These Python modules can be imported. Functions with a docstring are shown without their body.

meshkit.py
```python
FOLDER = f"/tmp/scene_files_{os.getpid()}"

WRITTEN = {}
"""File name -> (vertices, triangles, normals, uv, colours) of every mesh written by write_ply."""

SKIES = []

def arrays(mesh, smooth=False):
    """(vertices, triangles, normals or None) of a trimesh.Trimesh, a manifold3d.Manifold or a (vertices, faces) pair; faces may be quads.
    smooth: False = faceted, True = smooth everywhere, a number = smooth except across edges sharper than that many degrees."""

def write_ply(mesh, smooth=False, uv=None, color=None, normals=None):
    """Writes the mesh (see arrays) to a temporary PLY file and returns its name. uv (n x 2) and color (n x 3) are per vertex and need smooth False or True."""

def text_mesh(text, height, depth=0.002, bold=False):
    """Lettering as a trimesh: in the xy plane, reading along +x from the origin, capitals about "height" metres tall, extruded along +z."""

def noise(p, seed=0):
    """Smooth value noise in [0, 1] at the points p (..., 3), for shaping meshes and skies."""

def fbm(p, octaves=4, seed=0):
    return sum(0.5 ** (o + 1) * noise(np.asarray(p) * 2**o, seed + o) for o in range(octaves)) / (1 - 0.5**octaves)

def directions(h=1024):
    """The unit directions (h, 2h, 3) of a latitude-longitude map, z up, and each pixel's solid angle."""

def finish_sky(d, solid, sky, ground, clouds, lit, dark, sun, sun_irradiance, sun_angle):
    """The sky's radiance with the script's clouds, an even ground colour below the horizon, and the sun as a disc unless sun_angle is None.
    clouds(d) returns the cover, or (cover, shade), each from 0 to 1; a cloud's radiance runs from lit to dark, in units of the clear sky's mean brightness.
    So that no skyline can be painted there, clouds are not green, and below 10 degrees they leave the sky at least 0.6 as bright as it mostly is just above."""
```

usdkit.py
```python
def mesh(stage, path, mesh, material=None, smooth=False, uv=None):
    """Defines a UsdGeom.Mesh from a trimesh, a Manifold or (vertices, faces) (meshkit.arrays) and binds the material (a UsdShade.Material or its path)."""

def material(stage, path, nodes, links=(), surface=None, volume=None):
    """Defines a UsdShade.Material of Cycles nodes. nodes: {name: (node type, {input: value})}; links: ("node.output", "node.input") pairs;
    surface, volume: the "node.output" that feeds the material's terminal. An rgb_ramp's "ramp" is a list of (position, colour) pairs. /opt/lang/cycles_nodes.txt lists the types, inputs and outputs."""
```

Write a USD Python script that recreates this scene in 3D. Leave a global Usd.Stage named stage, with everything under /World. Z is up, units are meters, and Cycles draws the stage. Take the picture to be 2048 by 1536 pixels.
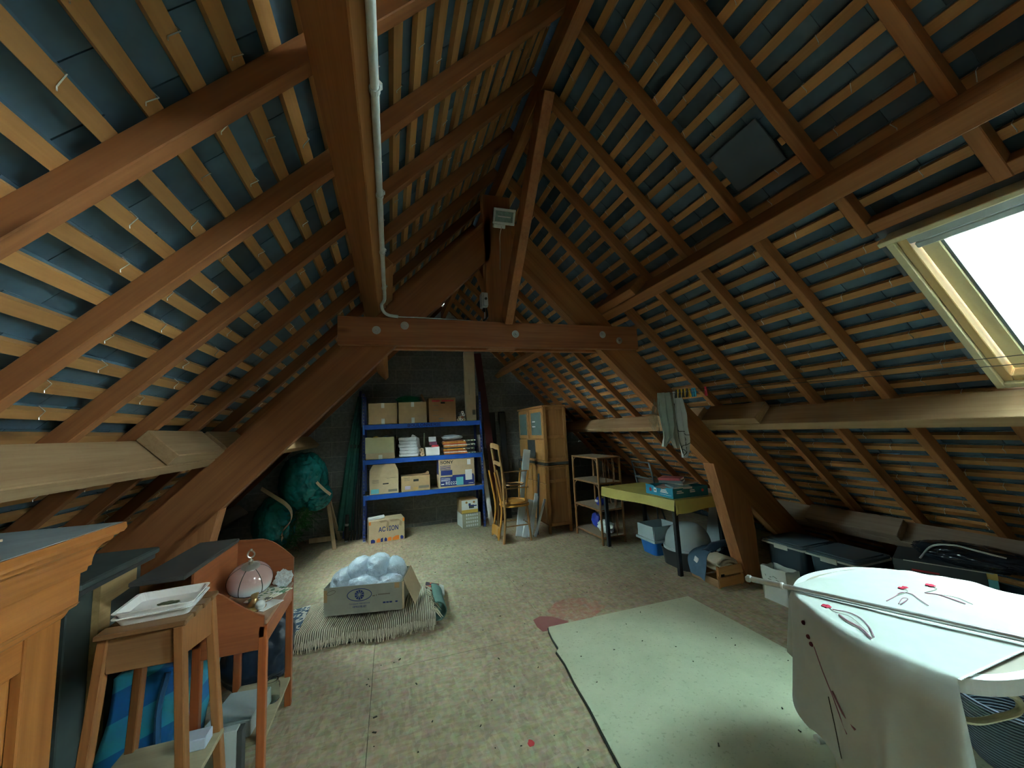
import math, random
import numpy as np, trimesh, usdkit, meshkit
from pxr import Usd, UsdGeom, UsdLux, UsdShade, Gf, Sdf
from shapely.geometry import Polygon, box as sbox
from shapely import affinity

stage = Usd.Stage.CreateInMemory()
UsdGeom.SetStageUpAxis(stage, "Z"); UsdGeom.SetStageMetersPerUnit(stage, 1.0)
UsdGeom.Xform.Define(stage, "/World"); UsdGeom.Scope.Define(stage, "/World/Looks")
PI = math.pi

# ---------------------------------------------------------------- camera, sky, exposure
CAM_H = 1.5
cam = UsdGeom.Camera.Define(stage, "/World/camera")
_yaw, _pitch, _roll = 0.31016, -0.11562, 0.04996
def _rot(axis, a):
    c, s = math.cos(a), math.sin(a)
    return np.array({"x": [[1,0,0],[0,c,-s],[0,s,c]], "y": [[c,0,s],[0,1,0],[-s,0,c]], "z": [[c,-s,0],[s,c,0],[0,0,1]]}[axis], float)
CAM_M = _rot("z", _roll) @ _rot("x", _pitch) @ _rot("y", _yaw) @ np.array([[1,0,0],[0,0,1],[0,-1,0]], float)
_m = np.eye(4); _m[:3,:3] = CAM_M; _m[3,:3] = (0, 0, CAM_H)
UsdGeom.Xformable(cam).AddTransformOp().Set(Gf.Matrix4d(*_m.ravel().tolist()))
cam.CreateHorizontalApertureAttr(36.0); cam.CreateVerticalApertureAttr(27.0)
cam.CreateFocalLengthAttr(764.5 / 2048 * 36.0)
cam.CreateClippingRangeAttr(Gf.Vec2f(0.03, 200.0))
cam.CreateExposureAttr(EXPOSURE := 2.7)

sky = UsdLux.DomeLight.Define(stage, "/World/sky")
sky.CreateIntensityAttr(1.0)
sky_mat = usdkit.material(stage, "/World/Looks/sky", {
    "tc": ("texture_coordinate", {}),
    "n": ("noise_texture", {"scale": 2.2, "detail": 5, "roughness": 0.55}),
    "r": ("rgb_ramp", {"ramp": [(0.0, (0.62, 0.86, 0.88)), (0.45, (0.70, 0.93, 0.92)), (0.62, (1.0, 1.0, 1.0)), (1.0, (1.05, 1.02, 1.0))]}),
    "b": ("background_shader", {"strength": 8.5})},
    [("tc.generated", "n.vector"), ("n.fac", "r.fac"), ("r.color", "b.color")], surface="b.background")
UsdShade.MaterialBindingAPI.Apply(sky.GetPrim()).Bind(sky_mat)
# soft high sun behind thin cloud
sun = UsdLux.DistantLight.Define(stage, "/World/sun")
sun.CreateIntensityAttr(35.0); sun.CreateAngleAttr(9.0); sun.CreateColorAttr(Gf.Vec3f(1.0, 0.97, 0.88))
def _aim(prim, d):
    z = -np.asarray(d, float); z /= np.linalg.norm(z); x = np.cross([0,1,0.01], z); x /= np.linalg.norm(x); y = np.cross(z, x)
    m = np.eye(4); m[0,:3], m[1,:3], m[2,:3] = x, y, z
    UsdGeom.Xformable(prim).AddTransformOp().Set(Gf.Matrix4d(*m.ravel().tolist()))
_aim(sun, (0.04, 0.60, -1.0))

# ---------------------------------------------------------------- helpers
used = {}
def numbered(parent, name):
    k = used.get((parent, name), -1) + 1; used[(parent, name)] = k
    return f"{parent}/{name}" if k == 0 else f"{parent}/{name}_{k:03d}"
def pathof(p): return "/World" if p is None else (str(p.GetPath()) if hasattr(p, "GetPath") else p)
def tag(prim, label=None, cat=None, group=None, kind=None):
    for k, v in (("label", label), ("category", cat), ("group", group), ("kind", kind)):
        if v: prim.SetCustomDataByKey(k, v)
    return prim
def thing(name, label, cat, loc=(0,0,0), rz=0.0, group=None, kind=None, mat4=None):
    x = UsdGeom.Xform.Define(stage, numbered("/World", name))
    if mat4 is not None: x.AddTransformOp().Set(Gf.Matrix4d(*np.asarray(mat4, float).T.ravel().tolist()))
    else:
        x.AddTranslateOp().Set(Gf.Vec3d(*map(float, loc))); x.AddRotateZOp().Set(math.degrees(rz))
    return tag(x.GetPrim(), label, cat, group, kind)
def obj(name, mesh, mat, parent=None, smooth=False, label=None, cat=None, group=None, kind=None):
    if isinstance(mesh, MB): mesh = mesh.get()
    p = usdkit.mesh(stage, numbered(pathof(parent), name), mesh, mat, smooth=smooth).GetPrim()
    return tag(p, label, cat, group, kind)
def dup(root, label, loc, rz=0.0, group=None, name=None):
    was = root.GetCustomData()
    r = thing(name or root.GetName(), label, was["category"], loc, rz, group or was.get("group"))
    r.GetReferences().AddInternalReference(root.GetPath()); r.SetInstanceable(True)
    tag(r, label, was["category"], group or was.get("group"))
    return r

def unit(v): v = np.asarray(v, float); return v / np.linalg.norm(v)
def frame_from(d, up=(0,0,1)):
    """columns: x along d, y sideways, z near up"""
    d = unit(d); u = np.asarray(up, float)
    if abs(d @ unit(u)) > 0.98: u = np.array([0, 1.0, 0]) if abs(d[1]) < 0.9 else np.array([1.0, 0, 0])
    y = unit(np.cross(u, d)); z = np.cross(d, y)
    return np.stack([d, y, z], 1)
class MB:
    """collects shapes into one mesh"""
    def __init__(s): s.v, s.f, s.n = [], [], 0
    def add(s, v, f):
        v = np.asarray(v, float); f = np.asarray(f, int)
        if f.shape[1] == 4: f = np.vstack([f[:, [0,1,2]], f[:, [0,2,3]]])
        s.v.append(v); s.f.append(f + s.n); s.n += len(v); return s
    def mesh(s, m): return s.add(m.vertices, m.faces)
    def get(s): return trimesh.Trimesh(np.vstack(s.v), np.vstack(s.f), process=False)
    def move(s, t): s.v = [v + np.asarray(t) for v in s.v]; return s
    def xf(s, M): s.v = [v @ np.asarray(M)[:3,:3].T + np.asarray(M)[:3,3] for v in s.v]; return s
    def box(s, c, size, R=None, ch=0.0):
        """box centred at c; ch chamfers the edges"""
        h = np.asarray(size, float) / 2
        if ch <= 0:
            v = np.array([[x, y, z] for x in (-1,1) for y in (-1,1) for z in (-1,1)], float) * h
            f = np.array([[0,1,3,2],[4,6,7,5],[0,4,5,1],[2,3,7,6],[0,2,6,4],[1,5,7,3]])
        else:
            ch = min(ch, h.min() * 0.9)
            v = []
            for x in (-1,1):
                for y in (-1,1):
                    for z in (-1,1):
                        p = np.array([x,y,z]) * h
                        for k in range(3):
                            q = p.copy(); 
                            for j in range(3):
                                if j != k: q[j] -= np.sign(q[j]) * ch
                            v.append(q)
            m = trimesh.convex.convex_hull(np.array(v)); v, f = m.vertices, m.faces
        v = np.asarray(v)
        if R is not None: v = v @ np.asarray(R).T
        return s.add(v + np.asarray(c, float), f)
    def beam(s, a, b, w, h, up=(0,0,1), ch=0.0):
        """rectangular bar from a to b, w sideways, h along up"""
        a, b = np.asarray(a, float), np.asarray(b, float)
        return s.box((a + b) / 2, (np.linalg.norm(b - a), w, h), frame_from(b - a, up), ch)
    def hull(s, pts): m = trimesh.convex.convex_hull(np.asarray(pts, float)); return s.add(m.vertices, m.faces)
    def cyl(s, a, b, r, r2=None, n=12, caps=True):
        a, b = np.asarray(a, float), np.asarray(b, float); r2 = r if r2 is None else r2
        R = frame_from(b - a); t = np.arange(n) * 2 * PI / n
        ring = np.cos(t)[:, None] * R[:, 1] + np.sin(t)[:, None] * R[:, 2]
        v = np.vstack([a + ring * r, b + ring * r2]); i = np.arange(n); j = (i + 1) % n
        f = np.stack([i, j, j + n, i + n], 1); s.add(v, f)
        if caps:
            s.add(np.vstack([a + ring * r, a]), np.stack([j, i, np.full(n, n)], 1)); s.add(np.vstack([b + ring * r2, b]), np.stack([i, j, np.full(n, n)], 1))
        return s
    def tube(s, pts, r, n=8, closed=False, caps=True):
        p = np.asarray(pts, float); m = len(p); rr = np.broadcast_to(r, (m,))
        t = (np.roll(p, -1, 0) - np.roll(p, 1, 0)) if closed else np.gradient(p, axis=0)
        t = t / (np.linalg.norm(t, axis=1, keepdims=True) + 1e-12)
        u = np.zeros_like(p); prev = frame_from(t[0])[:, 1]
        for i in range(m):
            prev = prev - t[i] * (prev @ t[i]); prev = prev / (np.linalg.norm(prev) + 1e-12); u[i] = prev
        w = np.cross(t, u); a = np.arange(n) * 2 * PI / n
        v = p[:, None] + rr[:, None, None] * (np.cos(a)[None, :, None] * u[:, None] + np.sin(a)[None, :, None] * w[:, None])
        f = []
        for i in range(m if closed else m - 1):
            i2 = (i + 1) % m
            for k in range(n): f.append([i*n+k, i*n+(k+1)%n, i2*n+(k+1)%n, i2*n+k])
        s.add(v.reshape(-1, 3), f)
        if caps and not closed:
            i = np.arange(n); j = (i + 1) % n
            s.add(np.vstack([v[0], p[0]]), np.stack([j, i, np.full(n, n)], 1)); s.add(np.vstack([v[-1], p[-1]]), np.stack([i, j, np.full(n, n)], 1))
        return s
    def lathe(s, prof, c=(0,0,0), n=24, R=None):
        """profile [(r, z)...] turned about z"""
        pr = np.asarray(prof, float); a = np.arange(n) * 2 * PI / n; m = len(pr)
        v = np.stack([pr[:, 0][:, None] * np.cos(a), pr[:, 0][:, None] * np.sin(a), np.broadcast_to(pr[:, 1][:, None], (m, n))], -1).reshape(-1, 3)
        f = [[i*n+k, i*n+(k+1)%n, (i+1)*n+(k+1)%n, (i+1)*n+k] for i in range(m-1) for k in range(n)]
        if R is not None: v = v @ np.asarray(R).T
        return s.add(v + np.asarray(c, float), f)
    def prism(s, poly, d0, d1, axis="y"):
        """polygon (list of 2-d points or shapely) extruded from d0 to d1 along the axis; 2-d coordinates are the other two axes in order (xz for y, yz for x, xy for z)"""
        P = poly if isinstance(poly, Polygon) else Polygon(poly)
        m = trimesh.creation.extrude_polygon(P.buffer(0) if not P.is_valid else P, d1 - d0, engine="earcut"); v = m.vertices.copy(); f = m.faces
        if axis == "y": v = np.stack([v[:,0], d0 + v[:,2], v[:,1]], 1); f = f[:, ::-1]
        elif axis == "x": v = np.stack([d0 + v[:,2], v[:,0], v[:,1]], 1)
        else: v = v + [0, 0, d0]
        return s.add(v, f)
    def grid(s, P, two=0.0):
        """surface through an (m, n, 3) array of points; two: thickness along the normal"""
        P = np.asarray(P, float); m, n = P.shape[:2]
        i, j = np.meshgrid(np.arange(m-1), np.arange(n-1), indexing="ij")
        q = np.stack([i*n+j, (i+1)*n+j, (i+1)*n+j+1, i*n+j+1], -1).reshape(-1, 4)
        if two == 0: return s.add(P.reshape(-1, 3), q)
        du, dv = np.gradient(P, axis=0), np.gradient(P, axis=1)
        N = np.cross(du, dv); N /= np.linalg.norm(N, axis=-1, keepdims=True) + 1e-12
        Q = P - N * two; M = m * n
        rim = [(a, a+1) for a in range(n-1)]; e = []
        border = [k for k in range(n)] + [r*n+n-1 for r in range(1, m)] + [(m-1)*n+k for k in range(n-2, -1, -1)] + [r*n for r in range(m-2, 0, -1)]
        for a, b in zip(border, border[1:] + border[:1]): e.append([a, b, b+M, a+M])
        return s.add(np.vstack([P.reshape(-1,3), Q.reshape(-1,3)]), np.vstack([q, q[:, ::-1] + M, np.array(e)]))
def boxm(c, size, ch=0.0, R=None): return MB().box(c, size, R, ch)
def b2(lo, hi, ch=0.0):
    lo, hi = np.asarray(lo, float), np.asarray(hi, float); return MB().box((lo+hi)/2, hi-lo, None, ch)

# ---------------------------------------------------------------- materials
def mat(name, nodes, links, surface="p.BSDF"): return usdkit.material(stage, "/World/Looks/" + name, nodes, links, surface=surface)
def plain(name, col, rough=0.6, var=0.12, scale=9.0, metal=0.0, bump=0.0, spec=0.5, rnd=0.0, **kw):
    """a colour with faint mottling (object space); rnd: value difference between objects"""
    c = np.asarray(col, float)
    nodes = {"tc": ("texture_coordinate", {}), "n": ("noise_texture", {"scale": scale, "detail": 4, "roughness": 0.6}),
             "r": ("rgb_ramp", {"ramp": [(0.25, tuple(c * (1 - var))), (0.75, tuple(np.minimum(c * (1 + var), 1)))]}),
             "p": ("principled_bsdf", {"roughness": rough, "metallic": metal, "specular_ior_level": spec, **kw})}
    links = [("tc.object", "n.vector"), ("n.fac", "r.fac")]
    out = "r.color"
    if rnd:
        nodes["oi"] = ("object_info", {}); nodes["mr"] = ("map_range", {"from_min": 0, "from_max": 1, "to_min": 1 - rnd, "to_max": 1 + rnd})
        nodes["hv"] = ("hsv", {"hue": 0.5, "saturation": 1.0, "value": 1.0, "fac": 1.0})
        links += [("oi.random", "mr.value"), ("mr.result", "hv.value"), (out, "hv.color")]; out = "hv.color"
    links.append((out, "p.base_color"))
    if bump:
        nodes["b"] = ("bump", {"strength": 0.5, "distance": bump}); links += [("n.fac", "b.height"), ("b.normal", "p.normal")]
    return mat(name, nodes, links)
def wood(name, light, dark, axis="x", tilt=0.0, rough=0.6, fine=60.0, rnd=0.10, knots=True, rz=0.0, stretch=0.045):
    """timber with grain along an axis (x, y or z, tilted about y by tilt)"""
    sc = {"x": (stretch, 1, 1), "y": (1, stretch, 1), "z": (1, 1, stretch)}[axis]
    L, D = np.asarray(light, float), np.asarray(dark, float)
    nodes = {"tc": ("texture_coordinate", {}), "oi": ("object_info", {}), "ofs": ("vector_math", {"math_type": "multiply_add", "vector2": (7.3, 3.1, 5.7)}),
             "rt": ("mapping", {"mapping_type": "point", "rotation": (0, tilt, rz)}), "mp": ("mapping", {"mapping_type": "point", "scale": sc}),
             "n1": ("noise_texture", {"scale": 14.0, "detail": 3, "roughness": 0.55, "distortion": 0.6}),
             "n2": ("noise_texture", {"scale": fine, "detail": 2, "roughness": 0.7}),
             "mx": ("mix_float", {"fac": 0.4}),
             "r": ("rgb_ramp", {"ramp": [(0.28, tuple(D)), (0.50, tuple((L * 0.55 + D * 0.45))), (0.72, tuple(L))]}),
             "mr": ("map_range", {"from_min": 0, "from_max": 1, "to_min": 1 - rnd, "to_max": 1 + rnd}),
             "hv": ("hsv", {"hue": 0.5, "saturation": 1.0, "value": 1.0, "fac": 1.0}),
             "bm": ("bump", {"strength": 0.25, "distance": 0.002}),
             "p": ("principled_bsdf", {"roughness": rough, "specular_ior_level": 0.35})}
    links = [("oi.random", "ofs.vector1"), ("tc.object", "ofs.vector3"), ("ofs.vector", "rt.vector"), ("rt.vector", "mp.vector"), ("mp.vector", "n1.vector"), ("mp.vector", "n2.vector"),
             ("n1.fac", "mx.a"), ("n2.fac", "mx.b"), ("mx.result", "r.fac"), ("oi.random", "mr.value"), ("mr.result", "hv.value"), ("mx.result", "bm.height"), ("bm.normal", "p.normal")]
    out = "r.color"
    if knots:
        nodes["vm"] = ("mapping", {"mapping_type": "point", "scale": {"x": (0.35,1,1), "y": (1,0.35,1), "z": (1,1,0.35)}[axis]})
        nodes["vo"] = ("voronoi_texture", {"scale": 4.2, "randomness": 1.0, "feature": "f1"})
        nodes["kr"] = ("map_range", {"from_min": 0.03, "from_max": 0.11, "to_min": 0.75, "to_max": 0.0, "clamp": True})
        nodes["km"] = ("mix", {"mix_type": "mix", "color2": tuple(D * 0.45)})
        links += [("rt.vector", "vm.vector"), ("vm.vector", "vo.vector"), ("vo.distance", "kr.value"), ("kr.result", "km.fac"), ("r.color", "km.color1")]; out = "km.color"
    links += [(out, "hv.color"), ("hv.color", "p.base_color")]
    return mat(name, nodes, links)
PINE_L, PINE_D = (0.43, 0.19, 0.068), (0.25, 0.092, 0.029)
M = {}
T45 = PI / 4
M["pine_y"] = wood("pine_y", PINE_L, PINE_D, "y")
M["pine_x"] = wood("pine_x", (0.40,0.16,0.065), (0.235,0.078,0.03), "x")
M["pine_z"] = wood("pine_z", (0.44,0.19,0.075), (0.25,0.09,0.034), "z")
M["pine_right_slope"] = wood("pine_right_slope", PINE_L, PINE_D, "x", tilt=-T45)
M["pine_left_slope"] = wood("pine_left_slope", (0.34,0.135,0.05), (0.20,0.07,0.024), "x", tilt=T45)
M["batten"] = wood("batten_wood", (0.53, 0.27, 0.10), (0.37, 0.165, 0.055), "y", rnd=0.22)
M["slate"] = plain("slate", (0.070, 0.130, 0.185), rough=0.62, var=0.35, scale=5.0, rnd=0.3, bump=0.002)
M["wire"] = plain("galvanised_wire", (0.75, 0.74, 0.70), rough=0.35, metal=0.8, var=0.05)
M["steel"] = plain("zinc_steel", (0.62, 0.64, 0.64), rough=0.32, metal=0.9, var=0.08)
M["block"] = plain("concrete_block", (0.205, 0.215, 0.20), rough=0.95, var=0.28, scale=22.0, rnd=0.16, bump=0.004)
M["mortar"] = plain("mortar", (0.33, 0.325, 0.28), rough=0.95, var=0.2, scale=30.0, bump=0.004)

# ---------------------------------------------------------------- the roof: two 45 degree slopes
APEX = np.array([0.895, 0.0, 3.615]); Y0, YB = -1.6, 6.60      # front and back of the attic
S2 = math.sqrt(2)
def RP(side, s, y, o):
    """point on a slope: s metres down from the ridge, o metres outside the underside of the rafters"""
    g = 1 if side == "R" else -1
    return APEX + np.array([g, 0, -1]) / S2 * s + np.array([g, 0, 1]) / S2 * o + np.array([0, y, 0])
def RR(side):
    g = 1 if side == "R" else -1
    return np.stack([np.array([g, 0, -1]) / S2, np.array([0, 1.0, 0]) * g, np.array([g, 0, 1]) / S2], 1)   # s, y, o axes
def rbox(mb, side, s0, s1, y0, y1, o0, o1, ch=0.0):
    c = RP(side, (s0+s1)/2, (y0+y1)/2, (o0+o1)/2)
    return mb.box(c, (s1-s0, y1-y0, o1-o0), RR(side), ch)
S_END = 5.0
OB0, OB1 = 0.072, 0.097                                           # battens
HOLES = {"R": [(1.885, 2.895, 0.30, 1.108), (0.62, 1.39, -0.75, 0.22)], "L": [(1.86, 2.84, 4.21, 5.03)]}   # roof windows: s0, s1, y0, y1
def minus(segs, a, b):
    out = []
    for p, q in segs:
        if b <= p or a >= q: out.append((p, q)); continue
        if a > p: out.append((p, a))
        if b < q: out.append((b, q))
    return out
BAT = {"R": [0.277 + 0.11745 * k for k in range(-2, 41)],
       "L": [0.679 - 0.113 * k for k in range(6, 0, -1)] + [0.679 + 0.1142 * k for k in range(10)] + [1.821 + 0.1178 * k for k in range(27)]}
RAF = {"R": [1.110 + 0.4330 * k for k in range(-6, 13)], "L": [1.040 + 0.4490 * k for k in range(-5, 13)]}
RW = 0.047
rng = random.Random(5)
def view(p):
    q = CAM_M @ (np.asarray(p, float) - (0, 0, CAM_H))
    if q[2] > -0.05: return None
    return 1024 - 764.5 * q[0] / q[2], 768 + 764.5 * q[1] / q[2], -q[2]
def seen(p, m=60):
    v = view(p)
    return v is not None and -m < v[0] < 2048 + m and -m < v[1] < 1536 + m
roof = {}
for side, nm in (("L", "left"), ("R", "right")):
    r = roof[side] = thing("roof_" + nm, {"L": "left slope of the attic roof, slates on battens and pine rafters", "R": "right slope of the attic roof above the big skylight, slates on battens and pine rafters"}[side], "roof", kind="structure")
    rm = M["pine_left_slope"] if side == "L" else M["pine_right_slope"]
    for y in RAF[side]:
        if y < Y0 or y + RW > YB: continue
        segs = [(0.0, S_END)]
        for h0, h1, hy0, hy1 in HOLES[side]:
            if y < hy1 + 0.005 and y + RW > hy0 - 0.005: segs = minus(segs, h0 - 0.06, h1 + 0.06)
        for a, b in segs: obj("rafter", rbox(MB(), side, a, b, y, y + RW, 0, OB0, 0.003), rm, r)
    # trimmers round the openings
    for h0, h1, hy0, hy1 in HOLES[side]:
        for s in (h0 - 0.12, h1 + 0.06): obj("trimmer", rbox(MB(), side, s, s + 0.06, hy0 - 0.02, hy1 + 0.02, 0.004, OB0, 0.003), M["pine_y"], r)
    for k, s in enumerate(BAT[side]):
        w = 0.0205 + rng.uniform(-0.001, 0.001)
        segs = [(Y0, YB - 0.01)]
        for h0, h1, hy0, hy1 in HOLES[side]:
            if s + w > h0 - 0.01 and s - w < h1 + 0.01: segs = minus(segs, hy0, hy1)
        if side == "R" and k in (9, 10): segs = minus(segs, 1.215 if k == 10 else 1.19, 1.50)      # battens cut away at the old flue patch
        for a, b in segs: obj("batten", rbox(MB(), side, s - w, s + w, a, b, OB0, OB1), M["batten"], r)
    # slates, each hung on its batten and lapping the two rows below
    SW = 0.262; cand = []
    rows = BAT[side] + [BAT[side][-1] + 0.1178]
    for k, s in enumerate(rows):
        y = Y0 - (0.5 * SW if k % 2 else 0) + rng.uniform(-0.01, 0.01)
        while y < YB:
            a, b = max(y + 0.0015 + rng.uniform(0, 0.0015), Y0), min(y + SW - 0.0015, YB - 0.005); t0, t1 = s - 0.028, s + 0.30
            y += SW
            if b - a < 0.02: continue
            drop = False
            for h0, h1, hy0, hy1 in HOLES[side]:
                if t1 > h0 and t0 < h1 and b > hy0 and a < hy1:
                    if a < hy0 - 0.02: b = hy0
                    elif b > hy1 + 0.02: a = hy1
                    elif t0 < h0 - 0.06: t1 = h0
                    elif t1 > h1 + 0.06: t0 = h1
                    else: drop = True
            if drop: continue
            cand.append((k, s, a, b, t0, t1))
    def slate(mb, c):
        k, s, a, b, t0, t1 = c
        tw = rng.uniform(-0.0012, 0.0012); f = lambda t: OB1 + 0.001 + 0.0053 * (t - (s - 0.028)) / 0.1175
        P = [RP(side, t, y, f(t) + d + (tw if y == b else 0)) for t in (t0, t1) for y in (a, b) for d in (0.0, 0.0042)]
        return mb.hull(P)
    scored = []
    for c in cand:
        p = RP(side, c[1] + 0.06, (c[2]+c[3])/2, OB1); v = view(p)
        scored.append((v[2] if (v is not None and -40 < v[0] < 2088 and -40 < v[1] < 1576) else 99 + abs(c[2]), c))
    scored.sort(key=lambda x: x[0])
    for _, c in scored[:300]: obj("slate", slate(MB(), c), M["slate"], r)
    rest = MB()
    for _, c in scored[300:]: slate(rest, c)
    obj("slates_beyond", rest, M["slate"], r, kind="stuff", label="rows of slates farther up and back on the slope")
    # bent wire hooks that hold the slates on the battens
    hooks = []
    for k, s, a, b, t0, t1 in cand:
        if rng.random() < 0.12: continue
        if abs(t0 - (s - 0.028)) > 1e-6: continue
        yy = (a + b) / 2 + rng.uniform(-0.02, 0.02)
        if any(ry - 0.008 < yy < ry + RW + 0.008 for ry in RAF[side]): continue
        d = rng.uniform(-0.012, 0.012); e = OB0 - 0.0022
        hooks.append([RP(side, s - 0.0235, yy, OB1), RP(side, s - 0.0235, yy, e), RP(side, s + 0.006, yy + d, e), RP(side, s + 0.012, yy + d, e - 0.007)])
    hooks.sort(key=lambda h: (view(h[1])[2] if seen(h[1]) else 99))
    for h in hooks[:300]: obj("slate_hook", MB().tube(h, 0.0017, 4), M["wire"], r)
    mb = MB()
    for h in hooks[300:]: mb.tube(h, 0.0017, 3, caps=False)
    obj("slate_hooks_beyond", mb, M["wire"], r, kind="stuff", label="wire slate hooks farther up and back")
# dark fibre-cement patch over an old flue opening, right slope
obj("flue_patch", rbox(MB(), "R", 0.86+0.19, 1.30, 1.225, 1.50, OB0 - 0.012, OB0 - 0.004, 0.002), plain("patch_board", (0.07, 0.10, 0.13), 0.8, 0.1), roof["R"], label="square dark patch board between two rafters")

# ridge tiles close the top
for k in range(27):
    yk = Y0 + k * 0.31
    mb = MB()
    for side in "LR": rbox(mb, side, -0.14, 0.30, yk, min(yk + 0.33, YB), OB1 + 0.0215, OB1 + 0.036)
    obj("ridge_tile", mb, M["slate"], roof["R"])
# ridge board
obj("ridge_beam", b2((0.862, Y0, 3.455), (0.928, YB, 3.60), 0.004), M["pine_y"], label="ridge beam under the meeting of the two roof slopes", cat="beam", kind="structure")

# purlins
PUR = [("L", 1.478, 1.550, "upper purlin on the left slope with a grey conduit along its lit face", 0.178), ("R", 1.450, 1.528, "upper purlin on the right slope just above the skylight", 0.184),
       ("L", 2.944, 3.006, "lower purlin on the left slope with a dusty grey upper face", 0.19), ("R", 2.892, 2.962, "lower purlin on the right slope under the skylight", 0.19),
       ("L", 4.245, 4.32, "wall plate at the foot of the left slope", 0.19), ("R", 4.245, 4.32, "grey wall plate at the foot of the right slope behind the storage totes", 0.19)]
purlin = {}
M["dusty_pine"] = wood("dusty_pine", (0.40, 0.27, 0.15), (0.27, 0.16, 0.08), "y", knots=False, rough=0.85)
M["plate_wood"] = wood("plate_wood", (0.34, 0.26, 0.20), (0.24, 0.17, 0.12), "y", knots=False, rough=0.85)
for i, (side, a, b, lab, dep) in enumerate(PUR):
    p = thing("purlin" if i < 4 else "wall_plate", lab, "beam", kind="structure"); purlin[i] = p
    m = M["pine_y"] if i < 2 else (M["dusty_pine"] if i < 4 else M["plate_wood"])
    obj("timber", rbox(MB(), side, a, b, Y0, YB + 0.02, -dep, -0.001, 0.004), m, p)
    t = 0.068
    for (ya, yb) in (((2.385 if i < 2 else 2.33) if i != 0 else 2.243, 2.888), (2.965, 3.46)):
        if i < 4: obj("splice_block", rbox(MB(), side, a - t - 0.004, a - 0.004, ya, yb, -dep - 0.0, -0.004, 0.004), m, p)
    if i == 5: obj("splice_block", rbox(MB(), side, a - t - 0.003, a - 0.003, 2.05, 2.75, -dep, -0.03, 0.004), m, p)

# the truss
tr = thing("roof_truss", "open timber roof truss with bolted collar, king post and two sloping rafters", "truss", kind="structure")
for k, (ya, yb) in enumerate(((2.826, 2.888), (2.966, 3.026))):
    obj("collar_board", b2((-0.347, ya, 2.140), (2.098, yb, 2.342), 0.004), M["pine_x"], tr)
yA, yB_ = 2.890, 2.964
W_IN, W_OUT = 3.898, 4.250
def princ(side):
    g = 1 if side == "R" else -1; f = lambda x: 0.895 + g * (x - 0.895)
    # polygon in x, z written for the right side
    pts = [(0.985, W_OUT - 0.985), (0.985, W_IN - 0.985), (3.70, W_IN - 3.70), (3.90, 0.02), (4.2, 0.02), (4.2, W_OUT - 4.2)]
    pts = [(x, max(z, 0.02)) for x, z in pts]
    return MB().prism([(f(x), z) for x, z in pts], yA, yB_, "y")
obj("principal_rafter", princ("L"), M["pine_left_slope"], tr); obj("principal_rafter", princ("R"), M["pine_right_slope"], tr)
obj("king_post", b2((0.745, yA, 2.14), (0.985, yB_, 3.452), 0.004), M["pine_z"], tr)
knee = [(2.80, 1.09), (2.826, 0.972), (2.935, 0.50), (3.055, 0.0), (3.20, 0.0), (3.205, 0.45), (3.19, 0.62), (3.16, 0.735)]
obj("knee_post", MB().prism(knee, yA - 0.05, yB_ + 0.0, "y"), M["pine_z"], tr)
obj("knee_post", MB().prism([(1.79 - x, z) for x, z in knee], yA - 0.05, yB_, "y"), M["pine_z"], tr)
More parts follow.
